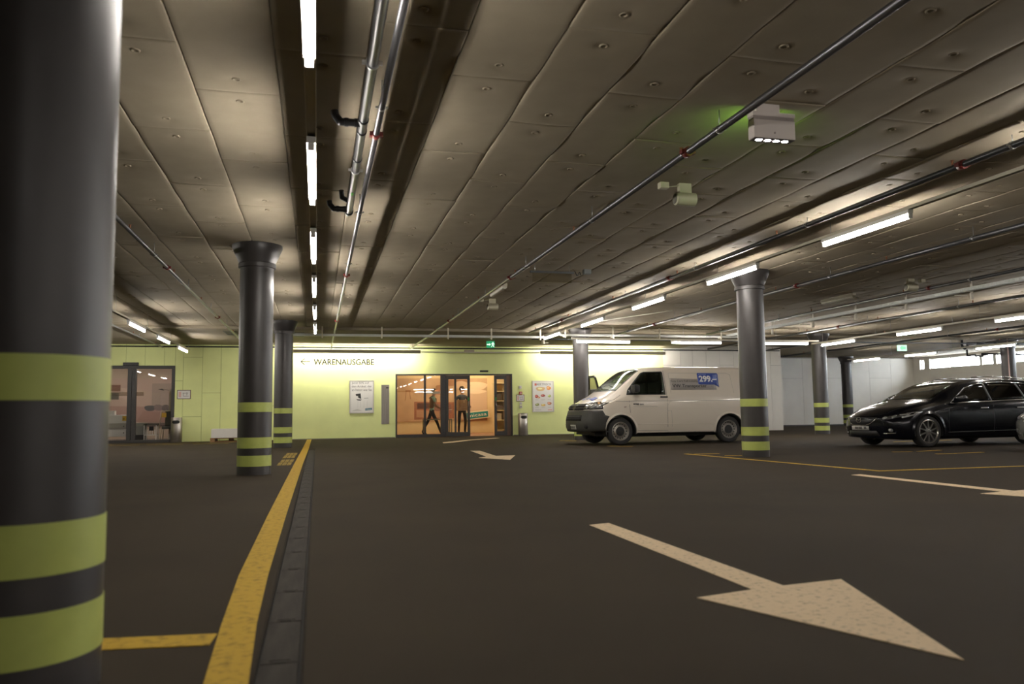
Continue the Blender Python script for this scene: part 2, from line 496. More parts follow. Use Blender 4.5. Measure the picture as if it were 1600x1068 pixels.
mark('floor_arrow', [[(3.40, 21.9), (3.75, 22.3), (4.62, 24.0), (5.80, 25.4), (5.68, 25.6), (4.45, 24.15), (3.50, 22.7)]], M['beige'], 'farthest pale arrow, a thin sliver just outside the sliding door', 'floor marking')
mark('floor_arrow', [[(x+4.49, y+3.07) for x, y in A1]], M['beige'], 'pale arrow tip at the right edge of the picture', 'floor marking')
mark('parking_outline', [dash((6.80, 13.95), (7.16, 9.02), .10), dash((7.10, 9.05), (14.5, 9.0), .10)], M['yellow'], 'thin yellow corner line around the parking bay before the van column')
mark('parking_dash', [dash((6.90, 13.80), (7.38, 13.74), .09)], M['yellow'], 'short yellow dash just behind the corner line, left of the van column')
mark('parking_dash', [dash((7.15, 13.1), (7.52, 12.93), .09)], M['yellow'], 'short yellow dash touching the foot of the van column')
for k, (p, q, lb) in enumerate([((6.75, 18.0), (7.15, 17.45), 'short yellow dash beneath the front wheel of the white van'),
                                ((6.80, 22.0), (7.15, 21.6), 'short yellow dash left of the column behind the white van'),
                                ((10.44, 12.80), (10.80, 12.74), 'yellow dash left of the front wheel of the black car, farther row'),
                                ((10.98, 12.78), (11.62, 12.95), 'yellow dash under the front wheel of the black car, farther row'),
                                ((10.62, 11.93), (10.98, 11.88), 'yellow dash before the black car, nearer row, left one'),
                                ((11.05, 11.95), (11.72, 12.05), 'yellow dash before the black car, nearer row, right one'),
                                ((13.6, 16.6), (15.4, 16.8), 'thin yellow dash between the van column and the black car')]):
    mark('parking_dash', [dash(p, q, .09)], M['yellow'], lb)
for i, (a, b) in enumerate([(-9.2, -7.6), (-7.35, -6.2), (-5.9, -5.1), (-4.9, -3.9), (-3.6, -2.6), (-2.3, -1.2)]):
    mark('walkway_dash', [dash((a, 25.6), (b, 25.6), .13)], M['worn'], ['first', 'second', 'third', 'fourth', 'fifth', 'last'][i]+' worn yellow walkway dash, from the left, before the left green wall', group='worn dashes before the left shop door')
mark('walkway_line', [dash((-9.2, 26.55), (-.9, 26.75), .12)], M['worn'], 'long faint yellow line along the foot of the left green wall')
for y0, y1, lb in ((13.75, 15.6, 'nearer worn yellow stencil block beside the yellow line'), (16.0, 18.3, 'farther worn yellow stencil block beside the yellow line')):
    ps = []; h_ = (y1-y0)/2
    for i in range(2):
        for k in range(3):
            xa = -.64+.078*k+.012*i; ps.append(strip(xa, xa+.066, y0+h_*i+.04, y0+h_*(i+1)-.08))
    mark('floor_stencil', ps, M['worn'], lb)

# ------------------------------------------------------------------ columns
CR = .2333
def column(x, y, label):
    t = thing('column', label, 'column', (x, y, 0), group='grey columns with green bands')
    bm = BM()
    zs = [0, .118, .118, .268, .37, .52, .875, 1.01]
    lathe(bm, [(CR, 0), (CR, 2.955)], seg=56)
    obj('shaft', bm, M['column'], t, smooth=40)
    bm = BM()
    lathe(bm, [(CR, 2.94), (CR+.028, 2.945), (CR+.030, 3.0), (CR+.020, 3.012), (CR+.035, 3.05), (CR+.085, 3.16), (CR+.118, 3.235), (CR+.118, ZC+.012), (CR, ZC+.012)], seg=56)
    obj('capital', bm, M['column'], t, smooth=35)
    for a, b in ((.118, .268), (.37, .52), (.875, 1.01)):
        bm = BM(); r = CR+.0025
        lathe(bm, [(CR-.002, a), (r, a), (r, b), (CR-.002, b)], seg=56)
        obj('green_band', bm, M['band'], t, smooth=40)
    bm = BM()
    for sgn in (1,): box(bm, -.006, .006, -CR-.002, -CR+.01, 1.02, 2.94)
    o = obj('seam_strip', bm, M['column'], t); o.rotation_euler = (0, 0, random.uniform(.4, 1.2)*random.choice((1, -1)))
    return t
column(-.885, 2.78, 'huge blurred striped column at the left edge, nearest the camera')
column(-.86, 11.9, 'striped column just left of the yellow line, second from camera')
column(-.855, 21.5, 'striped column close behind the second one, nearest the lettered wall')
column(7.49, 12.62, 'striped column standing before the rear of the white van')
column(7.60, 22.36, 'column half hidden behind the bonnet of the white van')
column(16.04, 22.9, 'striped column between the white van and the black car')
column(24.6, 33.05, 'farthest striped column, before the far white wall')
column(24.75, 24.0, 'column behind the roof of the black car, before the windows')

# ------------------------------------------------------------------ fluorescent lamps
LZ = 2.80
def lamp_proto(L, zl=2.80, name='tube_lamp', label='', group=None, mt='tube'):
    t = thing(name, label, 'lamp', group=group)
    bm = BM()
    box(bm, -.034, .034, 0, L, .032, .078, bev=.003)
    obj('housing', bm, M['lamp_white'], t)
    bm = BM(); tube(bm, (0, .02, -.004), (0, L-.02, -.004), .019, seg=10)
    obj('tube', bm, M[mt], t)
    for y in (0, L-.022):
        bm = BM(); box(bm, -.024, .024, y, y+.022, -.026, .032, bev=.004)
        obj('lamp_holder', bm, M['lamp_white'], t)
    return t
LAMPL = 1.62
rows = []
ldesc = ['overhead tube lamp at the top edge of the picture, left row', 'second tube lamp of the left row, counted from the top edge',
         'third tube lamp of the left row, counted from the top edge', 'fourth tube lamp of the left row, counted from the top edge',
         'fifth tube lamp of the left row, counted from the top edge', 'last tube lamp of the left row, nearest the lettered wall']
ly = [2.86, 5.90, 8.87, 11.92, 15.12, 18.1]
proto = lamp_proto(LAMPL, label=ldesc[0], group='lamps in the left row')
proto.location = (-.06, ly[0], LZ)
for i in range(1, 6): dup(proto, None, (-.06, ly[i], LZ), label=ldesc[i])
rdesc = ['tube lamp of the right row, largest, above the dark car side', 'tube lamp of the right row crossing the column capital before the van',
         'tube lamp of the right row above the van cab, third', 'tube lamp of the right row just before the far column capital', 'last tube lamp of the right row, above the poster wall']
ry = [7.55, 10.80, 14.17, 17.58, 21.0]
ZR = 3.0
protoR = lamp_proto(1.62, ZR, label='x', group='lamps in the right row'); protoR.location = (6.57, ry[0], ZR); protoR['label'] = rdesc[0]
for i in range(1, 5):
    c = dup(protoR, None, (6.57, ry[i], ZR), label=rdesc[i])
for y in (4.2, .85, -2.5, -5.9, -9.2, -12.6, -15.9, -19.3, -22.6, -26.0):
    c = dup(protoR, None, (6.57, y, ZR), label='tube lamp of the right row, outside the picture'); c['group'] = 'lamps in the right row'
for i, (y, lb) in enumerate(((18.1, 'left far tube lamp, largest of three before the left shop door'), (21.25, 'left far tube lamp, middle of three before the left shop door'), (24.3, 'left far tube lamp, nearest to the left green wall'))):
    c = dup(proto, None, (-3.89, y, LZ), label=lb); c['group'] = 'lamps in the far left row'
for y in (14.9, 11.8, 18.1, 21.2, 24.3):  # unseen lamps added to brighten the left green wall
    c = dup(proto, None, (-7.6, y, LZ), label='added unseen tube lamp behind the nearest column, brightening the left green wall'); c['group'] = 'lamps in the far left row'
for x, lb in ((7.15, 'tube lamp lying crosswise right of the capital behind the van'), (10.05, 'tube lamp lying crosswise above the van roof'), (12.98, 'tube lamp lying crosswise behind the column before the van')):
    c = dup(proto, None, (x, 21.35, LZ), rz=-PI/2, label=lb); c['group'] = 'crosswise lamps above the van'
fl = [(15.4, 13.6, 'tube lamp cut by the right edge of the picture'), (15.4, 16.85, 'tube lamp above the roof of the black car'), (15.4, 20.2, 'tube lamp right of the column between van and car'),
      (22.0, 27.4, 'small far tube lamp before the corner of the far wall'), (22.0, 24.4, 'far tube lamp left of the bright windows'), (22.0, 21.0, 'far tube lamp before the column at the windows')]
for x, y, lb in fl:
    c = dup(proto, None, (x, y, LZ), label=lb); c['group'] = 'lamps in the far right rows'
for x, y in ((15.4, 10.4), (15.4, 7.3), (15.4, 4.2), (22.0, 5.3), (22.0, 17.8), (22.0, 14.7), (22.0, 11.5), (22.0, 8.4)):
    c = dup(proto, None, (x, y, LZ), label='tube lamp outside the right edge of the picture'); c['group'] = 'lamps in the far right rows'
# lamp rails
def rail(x, y0, y1, label, LZ=2.80):
    t = thing('lamp_rail', label, 'lamp rail', (x, 0, LZ), group='rails that carry the lamps')
    bm = BM()
    box(bm, -.036, -.028, y0, y1, .078, .115); box(bm, .028, .036, y0, y1, .078, .115); box(bm, -.028, .028, y0, y1, .108, .115)
    obj('rail_profile', bm, M['rail'], t)
    y = y0+.4
    while y < y1:
        bm = BM(); tube(bm, (0, y, .115), (0, y, ZC-.008-LZ), .004, seg=6); y += 3.05
        obj('hanger_rod', bm, M['clamp'], t)
    return t
rail(-.06, -5, 19.9, 'thin pale rail carrying the left row of tube lamps')
dup(proto, None, (-.06, -3.2, LZ), label='added unseen tube lamp behind the camera, lighting the nearest column')  # unseen lamp added to throw light on the near column
for x0_, y_, n_, lb in ((7.0, 21.35, 3, 'thin rail carrying the crosswise lamps above the van'), (7.6, -9.0, 3, 'rail of crosswise lamps behind the camera, nearer'), (8.6, -17.0, 3, 'rail of crosswise lamps behind the camera, farther')):
    r_ = rail(0, 0, n_*2.95-.9, lb); r_.location = (x0_, y_, 2.80); r_.rotation_euler = (0, 0, -PI/2)
    if y_ < 0:
        for i in range(n_):
            c = dup(proto, None, (x0_+.1+2.95*i, y_, 2.80), rz=-PI/2, label='crosswise tube lamp behind the camera'); c['group'] = 'crosswise lamps behind the camera'
rail(6.57, -28, 22.6, 'thin rail carrying the right row of tube lamps', ZR)
rail(-7.6, 11.4, 26.3, 'added unseen rail carrying the added lamps behind the nearest column')  # unseen rail, added only to carry the extra left lamps
rail(-3.89, 16.6, 26.3, 'dark thin rail carrying the three far left lamps')
rail(15.4, 0, 22.3, 'thin rail carrying the lamps above the black car')
rail(22.0, 5, 29.4, 'thin rail carrying the lamps before the windows')

# wall washers on the green wall
def washer(x0, x1, label):
    t = thing('wall_washer', label, 'lamp', (x0, YB-.72, 2.895), group='wall washers above the shop wall')
    L = x1-x0
    bm = BM()
    box(bm, 0, L, 0, .006, 0, .115); box(bm, 0, L, .006, .05, .052, .06)
    obj('shield', bm, solid('washer_shield', (.30, .27, .20), .6), t)
    bm = BM(); box(bm, .02, L-.02, .018, .045, .012, .05); box(bm, .02, L-.02, .018, .045, .062, .10)
    obj('tube', bm, M['washer'], t)
    x = .45
    while x < L:
        bm = BM(); box(bm, x, x+.02, .006, .70, .055, .06); box(bm, x, x+.02, -.004, .002, .113, .13); x += 1.62
        obj('bracket', bm, M['rail'], t)
M['washer'] = emis('washer_tube', (1, .95, .86), 58)
washer(-1.2, 3.46, 'long dark shield of the wall washer over the lettering')
washer(7.75, 12.6, 'long dark shield of the wall washer behind the van column')
bm = BM(); box(bm, 3.48, 7.74, YB-.70, YB-.66, 2.93, 2.965)
tag(obj('washer_rail', bm, M['rail']), 'slim pale rail joining both wall washers above the door', 'rail')
bm = BM(); box(bm, 5.0, 5.35, YB-.70, YB-.62, 2.966, 3.03)
tag(obj('junction_box', bm, solid('pinkish_box', (.50, .42, .33))), 'small pale box on the rail above the sliding door', 'box')

# ------------------------------------------------------------------ pipes
CPY = (-.1, 6.28, 12.9, 19.3)
def pipe(x, y0, y1, z, r, label, m='pipe', coup=CPY, hang0=5.7, step=3.1, axis='Y', offy=0):
    t = thing('sprinkler_pipe', label, 'pipe', (x, 0, z) if axis == 'Y' else (0, x, z), rz=0 if axis == 'Y' else -PI/2, group='sprinkler pipes under the ceiling')
    if axis == 'X': y0, y1 = y0, y1
    bm = BM(); tube(bm, (0, y0, 0), (0, y1, 0), r, seg=14)
    obj('pipe_run', bm, M[m], t)
    for c in coup:
        if not y0 < c < y1: continue
        bm = BM()
        tube(bm, (0, c-.035, 0), (0, c+.035, 0), r*1.45, seg=16)
        box(bm, -r*2.2, -r*1.2, c-.025, c+.025, -.018, .018); box(bm, r*1.2, r*2.2, c-.025, c+.025, -.018, .018)
        obj('coupling', bm, M['red'], t)
    y = hang0+offy
    while y > y0+step: y -= step
    while y < y1:
        if y > y0:
            bm = BM()
            tube(bm, (0, y-.012, 0), (0, y+.012, 0), r*1.18, seg=14)
            box(bm, -r*1.9, r*1.9, y-.01, y+.01, -.006, .006)
            tube(bm, (0, y, r), (0, y, (ZC-.012 if y < YPE-.1 else ZC-.078)-z), .005, seg=6)
            obj('pipe_clamp', bm, M['clamp'], t)
        y += step
    # sprinkler heads
    y = y0+2.2
    while y < y1:
        bm = BM()
        tube(bm, (0, y, r*.8), (0, y, r+.045), .011, seg=8); tube(bm, (0, y, r+.045), (0, y, r+.049), .022, seg=10)
        obj('sprinkler_head', bm, solid('brass', (.30, .13, .07), .4, metal=.4), t)
        y += 3.1
    return t
pipe(3.17, -2, 27.9, 3.10, .030, 'dark sprinkler pipe crossing the ceiling left of the hanging box')
pipe(.442, -2, 27.9, 3.06, .024, 'thin grey sprinkler pipe beside the thick black pipe, with red coupling')
pipe(-2.25, 2, 27.9, 3.10, .026, 'thin green-grey sprinkler pipe between the two left columns')
pipe(-4.93, 9, 27.9, 3.10, .026, 'far left sprinkler pipe above the left shop door')
pipe(6.087, -2, 22.6, 3.17, .032, 'dark sprinkler pipe beside the right row of lamps', 'pipe_d')
pipe(8.64, -1, 22.0, 3.10, .032, 'dark sprinkler pipe right of the column before the van', 'pipe_d')
pipe(11.55, -1, 22.0, 3.13, .030, 'dark sprinkler pipe beside the cable tray', 'pipe_d')
pipe(14.2, 0, 27.0, 3.10, .032, 'dark sprinkler pipe above the striped column between van and car', 'pipe_d')
pipe(16.9, 0, 27.5, 3.10, .030, 'dark sprinkler pipe behind the lamps above the black car', 'pipe_d')
pipe(19.6, 2, 32.0, 3.10, .032, 'dark sprinkler pipe ending at the far white wall', 'pipe_d')
pipe(23.2, 2, 23.4, 3.10, .030, 'dark sprinkler pipe nearest the bright windows', 'pipe_d')
# crosswise main before the shop wall
bm = BM(); tube(bm, (6.3, 23.1, 3.035), (22.5, 23.1, 3.035), .022, seg=8)
tag(obj('cross_pipe', bm, M['pipe_d']), 'thin dark pipe running crosswise above the white van', 'pipe')
bm = BM(); tube(bm, (7.2, 20.0, 3.22), (8.3, 17.5, 3.22), .012, seg=8)
tag(obj('ceiling_conduit', bm, M['housing']), 'thin slanting pale conduit right of the capital behind the van', 'conduit')

# thick black drain pipe
t = thing('waste_pipe', 'thick shiny black waste pipe beside the overhead lamps', 'pipe', (.324, 0, 3.06))
bm = BM(); tube(bm, (0, -2, 0), (0, 8.80, 0), .036, seg=20); obj('pipe_run', bm, M['pvc'], t)
for y in (2.3, 5.95, 6.2, 6.9):
    bm = BM(); tube(bm, (0, y, 0), (0, y+.05, 0), .041, seg=20); obj('pipe_socket', bm, M['pvc'], t)
for y in (4.95, 7.25):
    bm = BM(); tube(bm, (0, y, 0), (0, y+.025, 0), .044, seg=20); tube(bm, (0, y+.01, .036), (0, y+.01, .205), .006, seg=6)
    box(bm, -.065, -.04, y, y+.02, -.012, .012); box(bm, .04, .065, y, y+.02, -.012, .012)
    obj('pipe_clamp', bm, M['clamp'], t)
for y in (6.05, 8.70):
    bm = BM(); path(bm, [Vector((0, y, 0)), Vector((-.17, y, 0)), Vector((-.21, y+.0, .05)), Vector((-.215, y, .085))], .030, seg=14)
    tube(bm, (-.035, y, 0), (-.065, y, 0), .035); tube(bm, (-.11, y, 0), (-.14, y, 0), .035)
    obj('branch', bm, M['pvc'], t, smooth=40)
bm = BM(); path(bm, [Vector((0, 8.4, 0)), Vector((-.09, 8.30, .02)), Vector((-.10, 8.25, .08))], .026, seg=12); obj('branch', bm, M['pvc'], t, smooth=40)
bm = BM(); tube(bm, (0, 8.78, 0), (0, 8.84, 0), .044, seg=20); obj('end_cap', bm, M['pvc'], t)
bm = BM(); box(bm, -.012, .012, 7.9, 7.99, -.040, -.035); obj('sticker', bm, solid('green_sticker', (.1, .5, .08)), t)['label'] = 'small green sticker'

# ------------------------------------------------------------------ cable trays
def tray(name, label, L, br, m='tray', arms=False, mtx=None):
    t = thing(name, label, 'cable tray')
    bm = BM()
    box(bm, -.05, .05, 0, L, -.004, 0); box(bm, -.054, -.05, 0, L, -.004, .058); box(bm, .05, .054, 0, L, -.004, .058)
    y = .05
    obj('tray_channel', bm, M[m], t)
    bm = BM()
    while y < L-.05:
        box(bm, -.056, .056, y, y+.022, -.008, -.004); box(bm, -.059, -.054, y, y+.022, -.008, .056); box(bm, .054, .059, y, y+.022, -.008, .056); y += .05
    o = obj('tray_ribs', bm, M[m], t); o['kind'] = 'stuff'
    for b in br:
        bm = BM()
        box(bm, .062, .082, b, b+.04, -.06, .26); box(bm, -.09, .10, b, b+.04, -.022, -.011)
        if arms: box(bm, -.30, -.04, b+.005, b+.035, -.10, -.085); box(bm, .04, .09, b, b+.04, -.16, -.04)
        obj('bracket', bm, M['rail'], t)
    return t
t = tray('cable_tray', 'pale ribbed cable tray running crosswise before the lettered wall', 7.35, (1.05, 2.65, 4.5, 5.75, 7.2))
t.location = (-.95, 22.1, 2.965); t.rotation_euler = (0, 0, -PI/2)
t = tray('cable_tray', 'ribbed cable tray above the crosswise lamps over the van', 5.6, (.1, 1.55, 3.0, 5.0))
t.location = (6.75, 21.6, 2.99); t.rotation_euler = (0, 0, -PI/2)
t = tray('cable_tray', 'ribbed cable tray running away right of the column before the van', 20, (7.7, 9.3, 11.0, 12.7, 14.3, 15.9, 17.7), arms=True)
t.location = (11.80, 1.2, 2.98)
# brackets of that tray sit at y 12.2, 13.9, 15.5, 17.1, 18.9

# ------------------------------------------------------------------ ceiling devices
t = thing('hanging_light_box', 'white emergency light box with four bright spots and green glow', 'exit light', (3.55, 5.55, 0))
bm = BM(); box(bm, -.185, .185, -.045, .045, 2.985, 3.135, bev=.004); obj('housing', bm, solid('box_white', (.62, .56, .52), .5), t)
bm = BM(); box(bm, -.183, .183, -.038, .042, 3.135, 3.165); obj('grey_strip', bm, solid('box_strip', (.36, .31, .29), .5), t)
bm = BM(); box(bm, -.19, .19, -.045, .045, 3.165, 3.20, bev=.003); box(bm, -.15, .06, -.03, .03, 3.20, ZC-.002); obj('mount', bm, M['box_white'], t)
bm = BM(); box(bm, -.18, .18, -.042, .042, 2.979, 2.986); obj('underside', bm, solid('box_under', (.10, .08, .07)), t)
for i in range(4):
    bm = BM(); x = -.125+i*.078
    lathe(bm, [(0, 2.9775), (.021, 2.9775), (.024, 2.981), (.024, 2.986)], seg=14, mtx=Matrix.Translation((x+.005, 0, 0)) @ Matrix.Diagonal((1.25, .9, 1, 1)))
    obj('spot', bm, emis('spot_white', (1, .96, 1), 40) if 'spotm' not in M else M['spotm'], t)
    M['spotm'] = bpy.data.materials['spot_white']
bm = BM(); box(bm, -.175, .175, .0455, .0495, 3.0, 3.125)
obj('green_sign_face', bm, emis('green_glow', (.42, 1, .12), 14), t)['label'] = 'glowing green sign face turned away from the camera'
bm = BM(); bmesh.ops.create_uvsphere(bm, u_segments=10, v_segments=6, radius=.008, matrix=Matrix.Translation((.0, -.047, 3.03))); box(bm, .11, .125, -.05, -.044, 3.145, 3.155)
obj('screw', bm, M['box_strip'], t)

def speaker(x, y, label, jx=-.30):
    t = thing('ceiling_speaker', label, 'speaker', (x, y, 0), group='cylinder speakers under the ceiling')
    bm = BM()
    lathe(bm, [(0, -.115), (.058, -.115), (.070, -.105), (.072, 0), (.072, .115), (.06, .12), (0, .12)], seg=28, axis='X', mtx=Matrix.Translation((0, 0, 3.105)))
    obj('body', bm, solid('speaker_cream', (.55, .52, .38), .5), t, smooth=40)
    bm = BM(); lathe(bm, [(0, -.118), (.055, -.118), (.055, -.112)], seg=24, axis='X', mtx=Matrix.Translation((0, 0, 3.105))); obj('grille', bm, solid('speaker_grille', (.16, .15, .12)), t)
    bm = BM(); box(bm, -.07, .07, -.03, .03, 3.17, ZC-.005); obj('mount', bm, M['speaker_cream'], t)
    bm = BM(); box(bm, jx, jx+.10, -.05, .03, ZC-.075, ZC-.008, bev=.006); tube(bm, (jx+.1, 0, ZC-.05), (-.07, 0, ZC-.03), .005, seg=6); obj('junction_box', bm, M['speaker_cream'], t)
speaker(3.86, 7.75, 'cream cylinder speaker under the ceiling below the hanging light box')
speaker(3.66, 16.6, 'small far cylinder speaker next to the middle sprinkler pipe')
speaker(11.0, 12.75, 'cylinder speaker beside the cable tray on the right', jx=.20)
def off_lamp(x, y, L, label):
    t = thing('unlit_lamp', label, 'lamp', (x, y, 3.165), group='unlit emergency tubes')
    bm = BM(); box(bm, -.05, .05, 0, L, .03, .095, bev=.01); obj('housing', bm, M['rail'], t)
    bm = BM(); prism(bm, [(-.045, .03), (-.04, 0), (-.02, -.015), (.02, -.015), (.04, 0), (.045, .03)], .01, L-.01, mtx=XZ); obj('cover', bm, M['tube_off'], t)
off_lamp(3.42, 14.4, 1.15, 'small unlit pale tube lamp beside the middle sprinkler pipe')
off_lamp(11.05, 14.45, 1.1, 'unlit pale tube lamp above the cable tray on the right')

t = thing('hanging_screen', 'translucent hanging panel with grey top bar near ceiling middle', 'panel', (0, 0, 0))
bm = BM(); box(bm, 3.42, 4.18, 12.55, 12.60, 3.135, 3.165); obj('top_bar', bm, solid('bar_grey', (.12, .13, .14), .5), t)
bm = BM(); box(bm, 3.46, 4.14, 12.57, 12.582, 2.98, 3.135); obj('panel_sheet', bm, glass('acrylic', (.82, .80, .74)), t)
bm = BM(); tube(bm, (3.5, 12.57, 3.16), (3.5, 12.57, ZC), .004, seg=6); tube(bm, (4.1, 12.57, 3.16), (4.1, 12.57, ZC), .004, seg=6); obj('hanger', bm, M['clamp'], t)
bm = BM(); pts = [Vector((4.18+.012*i, 12.58, 3.15+.035*math.sin(i*.9)-.002*i)) for i in range(12)]; path(bm, pts, .006, seg=6); obj('cable', bm, M['pvc'], t)
bm = BM(); box(bm, 4.34, 4.47, 12.50, 12.60, 3.13, 3.21, bev=.01); obj('control_box', bm, solid('bar_grey2', (.22, .24, .24)), t)

for x, y, lb in ((-.54, 24.2, 'small dark square vent in the dropped ceiling left of the lamps'), (-2.42, 24.0, 'small dark square vent in the dropped ceiling behind the second column')):
    t = thing('ceiling_vent', lb, 'vent', (x, y, ZC-.09), group='square vents before the green wall')
    bm = BM(); box(bm, -.16, .16, -.6, .6, 0, .016); obj('plate', bm, solid('vent_grey', (.15, .14, .11)), t)
    bm = BM()
    for i in range(4): box(bm, -.13, .13, -.5+i*.26, -.35+i*.26, -.008, 0)
    obj('vent_slat', bm, solid('vent_dark', (.06, .055, .045)), t)
def exit_sign(x, y, z, w, h, label, lit=False, rz=0):
    t = thing('exit_sign', label, 'exit sign', (x, y, z), rz=rz, group='green exit signs')
    a = M['exit_green']
    bm = BM(); box(bm, -w/2, w/2, -.03, .03, 0, h, bev=.004); obj('sign_box', bm, a, t)
    bm = BM()   # running figure, arrow
    s = h
    for poly in ([(.05, .12), (.12, .12), (.17, .35), (.24, .35), (.30, .12), (.37, .12), (.29, .46), (.27, .62), (.36, .50), (.42, .54), (.30, .74), (.16, .74), (.05, .56), (.10, .50), (.18, .62), (.17, .46)],
                 [(.20, .78), (.28, .78), (.28, .88), (.20, .88)], [(-.42, .42), (-.15, .42), (-.15, .30), (.0, .50), (-.15, .70), (-.15, .58), (-.42, .58)]):
        prism(bm, [(px*w*1.15, pz*s) for px, pz in poly], -.034, -.0305, mtx=XZ)
    obj('pictogram', bm, M['exit_white'], t)
    bm = BM(); tube(bm, (0, 0, h), (0, 0, ZC-.07-z), .006, seg=6); obj('hanger', bm, M['clamp'], t)
exit_sign(5.50, 25.3, 2.94, .27, .22, 'green exit sign hanging above the sliding door')
t = thing('exit_sign', 'pale lit exit sign hanging right of the striped column', 'exit sign', (19.85, 23.6, 2.80), group='green exit signs')
bm = BM(); box(bm, -.17, .17, -.04, .04, 0, .20, bev=.004); obj('sign_box', bm, emis('exit_pale', (.55, 1, .62), 1.2), t)
bm = BM(); prism(bm, [(.12, .05), (.02, .05), (-.05, .03), (-.12, .10), (-.05, .17), (.02, .15), (.12, .15)], -.045, -.0405, mtx=XZ); obj('pictogram', bm, solid('exit_mid', (.2, .6, .3), emit=(.2, .8, .35), estr=.9), t)
bm = BM(); tube(bm, (0, 0, .2), (0, 0, ZC-2.80), .006, seg=6); obj('hanger', bm, M['clamp'], t)
bm = BM(); box(bm, -.03, .03, -.02, .02, 0, .05); tube(bm, (0, 0, .05), (0, 0, ZC-2.88), .012, seg=8)
o = obj('ceiling_sensor', bm, M['white']); o.location = (6.85, 21.2, 2.88) ; tag(o, 'tiny white sensor right of the lamp above the van cab', 'sensor')
o.location = (12.3, 20.9, 2.82)
bm = BM(); tube(bm, (0, 0, .12), (0, 0, .34), .008, seg=6); box(bm, -.02, .02, -.1, .1, 0, .12); box(bm, .02, .16, -.02, .02, .03, .05)
o = obj('camera_box', bm, M['rail']); o.location = (6.60, 22.9, 2.86); tag(o, 'small pale box below the last lamp of the right row', 'box')
# black pipework by the windows
t = thing('drain_pipework', 'black drain pipework with a trap hanging before the windows', 'pipe', (0, 0, 0))
bm = BM()
path(bm, [Vector((22.75, 24, 3.27)), Vector((22.75, 24, 3.02)), Vector((22.85, 24, 2.93)), Vector((22.98, 24, 3.02)), Vector((22.98, 24, 3.12)), Vector((24.4, 24.3, 3.17)), Vector((28, 25, 3.18))], .045, seg=10)
path(bm, [Vector((22.95, 24, 2.9)), Vector((22.95, 24, 2.68)), Vector((23.3, 24, 2.70)), Vector((23.3, 24, 2.66)), Vector((23.6, 24, 2.66)), Vector((23.6, 24, 2.75)), Vector((28, 25, 2.80))], .030, seg=10)
obj('pipe_run', bm, M['pvc'], t)
bm = BM(); tube(bm, (23.65, 24.0, 2.72), (23.9, 24.05, 2.75), .05); obj('pipe_socket', bm, M['pvc'], t)
bm = BM(); tube(bm, (24.35, 23.6, 0.02), (24.35, 23.6, 3.27), .018, seg=8)
tag(obj('vertical_pipe', bm, solid('pink_pipe', (.45, .30, .27))), 'thin pinkish vertical pipe beside the column at the windows', 'pipe')
# ------------------------------------------------------------------ shop doors
def frame_box(name, x0, x1, y0, y1, z0, z1, parent, m='frame'):
    bm = BM(); box(bm, x0, x1, y0, y1, z0, z1, bev=.004); return obj(name, bm, M[m], parent)
def pane_box(x0, x1, y, z0, z1, parent):
    bm = BM(); box(bm, x0, x1, y, y+.010, z0, z1); return obj('pane', bm, M['glass'], parent)
d = bpy.data.objects.new('door_1', None); COL.objects.link(d); d['kind'] = 'structure'
x0, x1, zt = MD[0], MD[1], MD[3]
frame_box('frame_post', x0, x0+.055, YB-.03, YB+.12, 0, zt, d)
frame_box('frame_post', x1-.05, x1, YB-.03, YB+.12, 0, zt, d)
frame_box('frame_head', x0+.055, x1-.05, YB-.03, YB+.12, zt-.05, zt, d)
frame_box('frame_sill', x0+.055, 4.26, YB-.03, YB+.10, 0, .10, d)
frame_box('frame_post', 3.665, 3.735, YB-.02, YB+.10, .10, zt-.05, d)
frame_box('frame_post', 4.26, 4.44, YB-.03, YB+.10, 0, zt-.05, d)
pane_box(x0+.055, 3.665, YB+.03, .10, zt-.05, d); pane_box(3.735, 4.26, YB+.03, .10, zt-.05, d)
bm = BM(); box(bm, 3.74, 4.25, YB+.045, YB+.049, 1.52, 1.60)
obj('frosted_band', bm, solid('frosted_band', (.62, .55, .40), .6), d)
def leaf(xa, xb, name='door_leaf', handle=None, mull=None, y=YB-.05):
    lf = obj(name, (lambda b: (box(b, xa, xa+.09, y, y+.05, .01, zt-.06), box(b, xb-.09, xb, y, y+.05, .01, zt-.06), box(b, xa+.09, xb-.09, y, y+.05, .01, .16), box(b, xa+.09, xb-.09, y, y+.05, zt-.19, zt-.06)) and b)(BM()), M['frame'], d)
    if mull: frame_box('leaf_mullion', mull-.035, mull+.035, y, y+.05, .16, zt-.19, lf)
    segs = [(xa+.09, xb-.09)] if not mull else [(xa+.09, mull-.035), (mull+.035, xb-.09)]
    for a, b in segs: pane_box(a, b, y+.02, .16, zt-.19, lf)
    if handle:
        bm = BM(); tube(bm, (handle, y-.05, .95), (handle, y-.05, 1.25), .014, seg=8); tube(bm, (handle, y-.05, .98), (handle, y, .98), .01, seg=6); tube(bm, (handle, y-.05, 1.22), (handle, y, 1.22), .01, seg=6)
        obj('door_handle', bm, M['steel'], lf)
        bm = BM(); box(bm, handle-.02, handle+.02, y-.012, y, 1.26, 1.38)
        obj('green_button', bm, solid('door_button_green', (.05, .30, .08)), lf)
leaf(4.44, 5.31, handle=5.25, mull=4.78)
leaf(6.20, 6.66, handle=6.25)
bm = BM(); box(bm, 6.66, 6.825, YB+.0, YB+.2, 0, zt-.05)
obj('brown_jamb', bm, solid('brown_jamb', (.13, .075, .05), .6), d)
bm = BM(); box(bm, 5.68, 5.98, YB-.07, YB-.016, 2.29, 2.35, bev=.008)
tag(obj('door_sensor', bm, M['black']), 'small black motion sensor above the main sliding door', 'sensor')

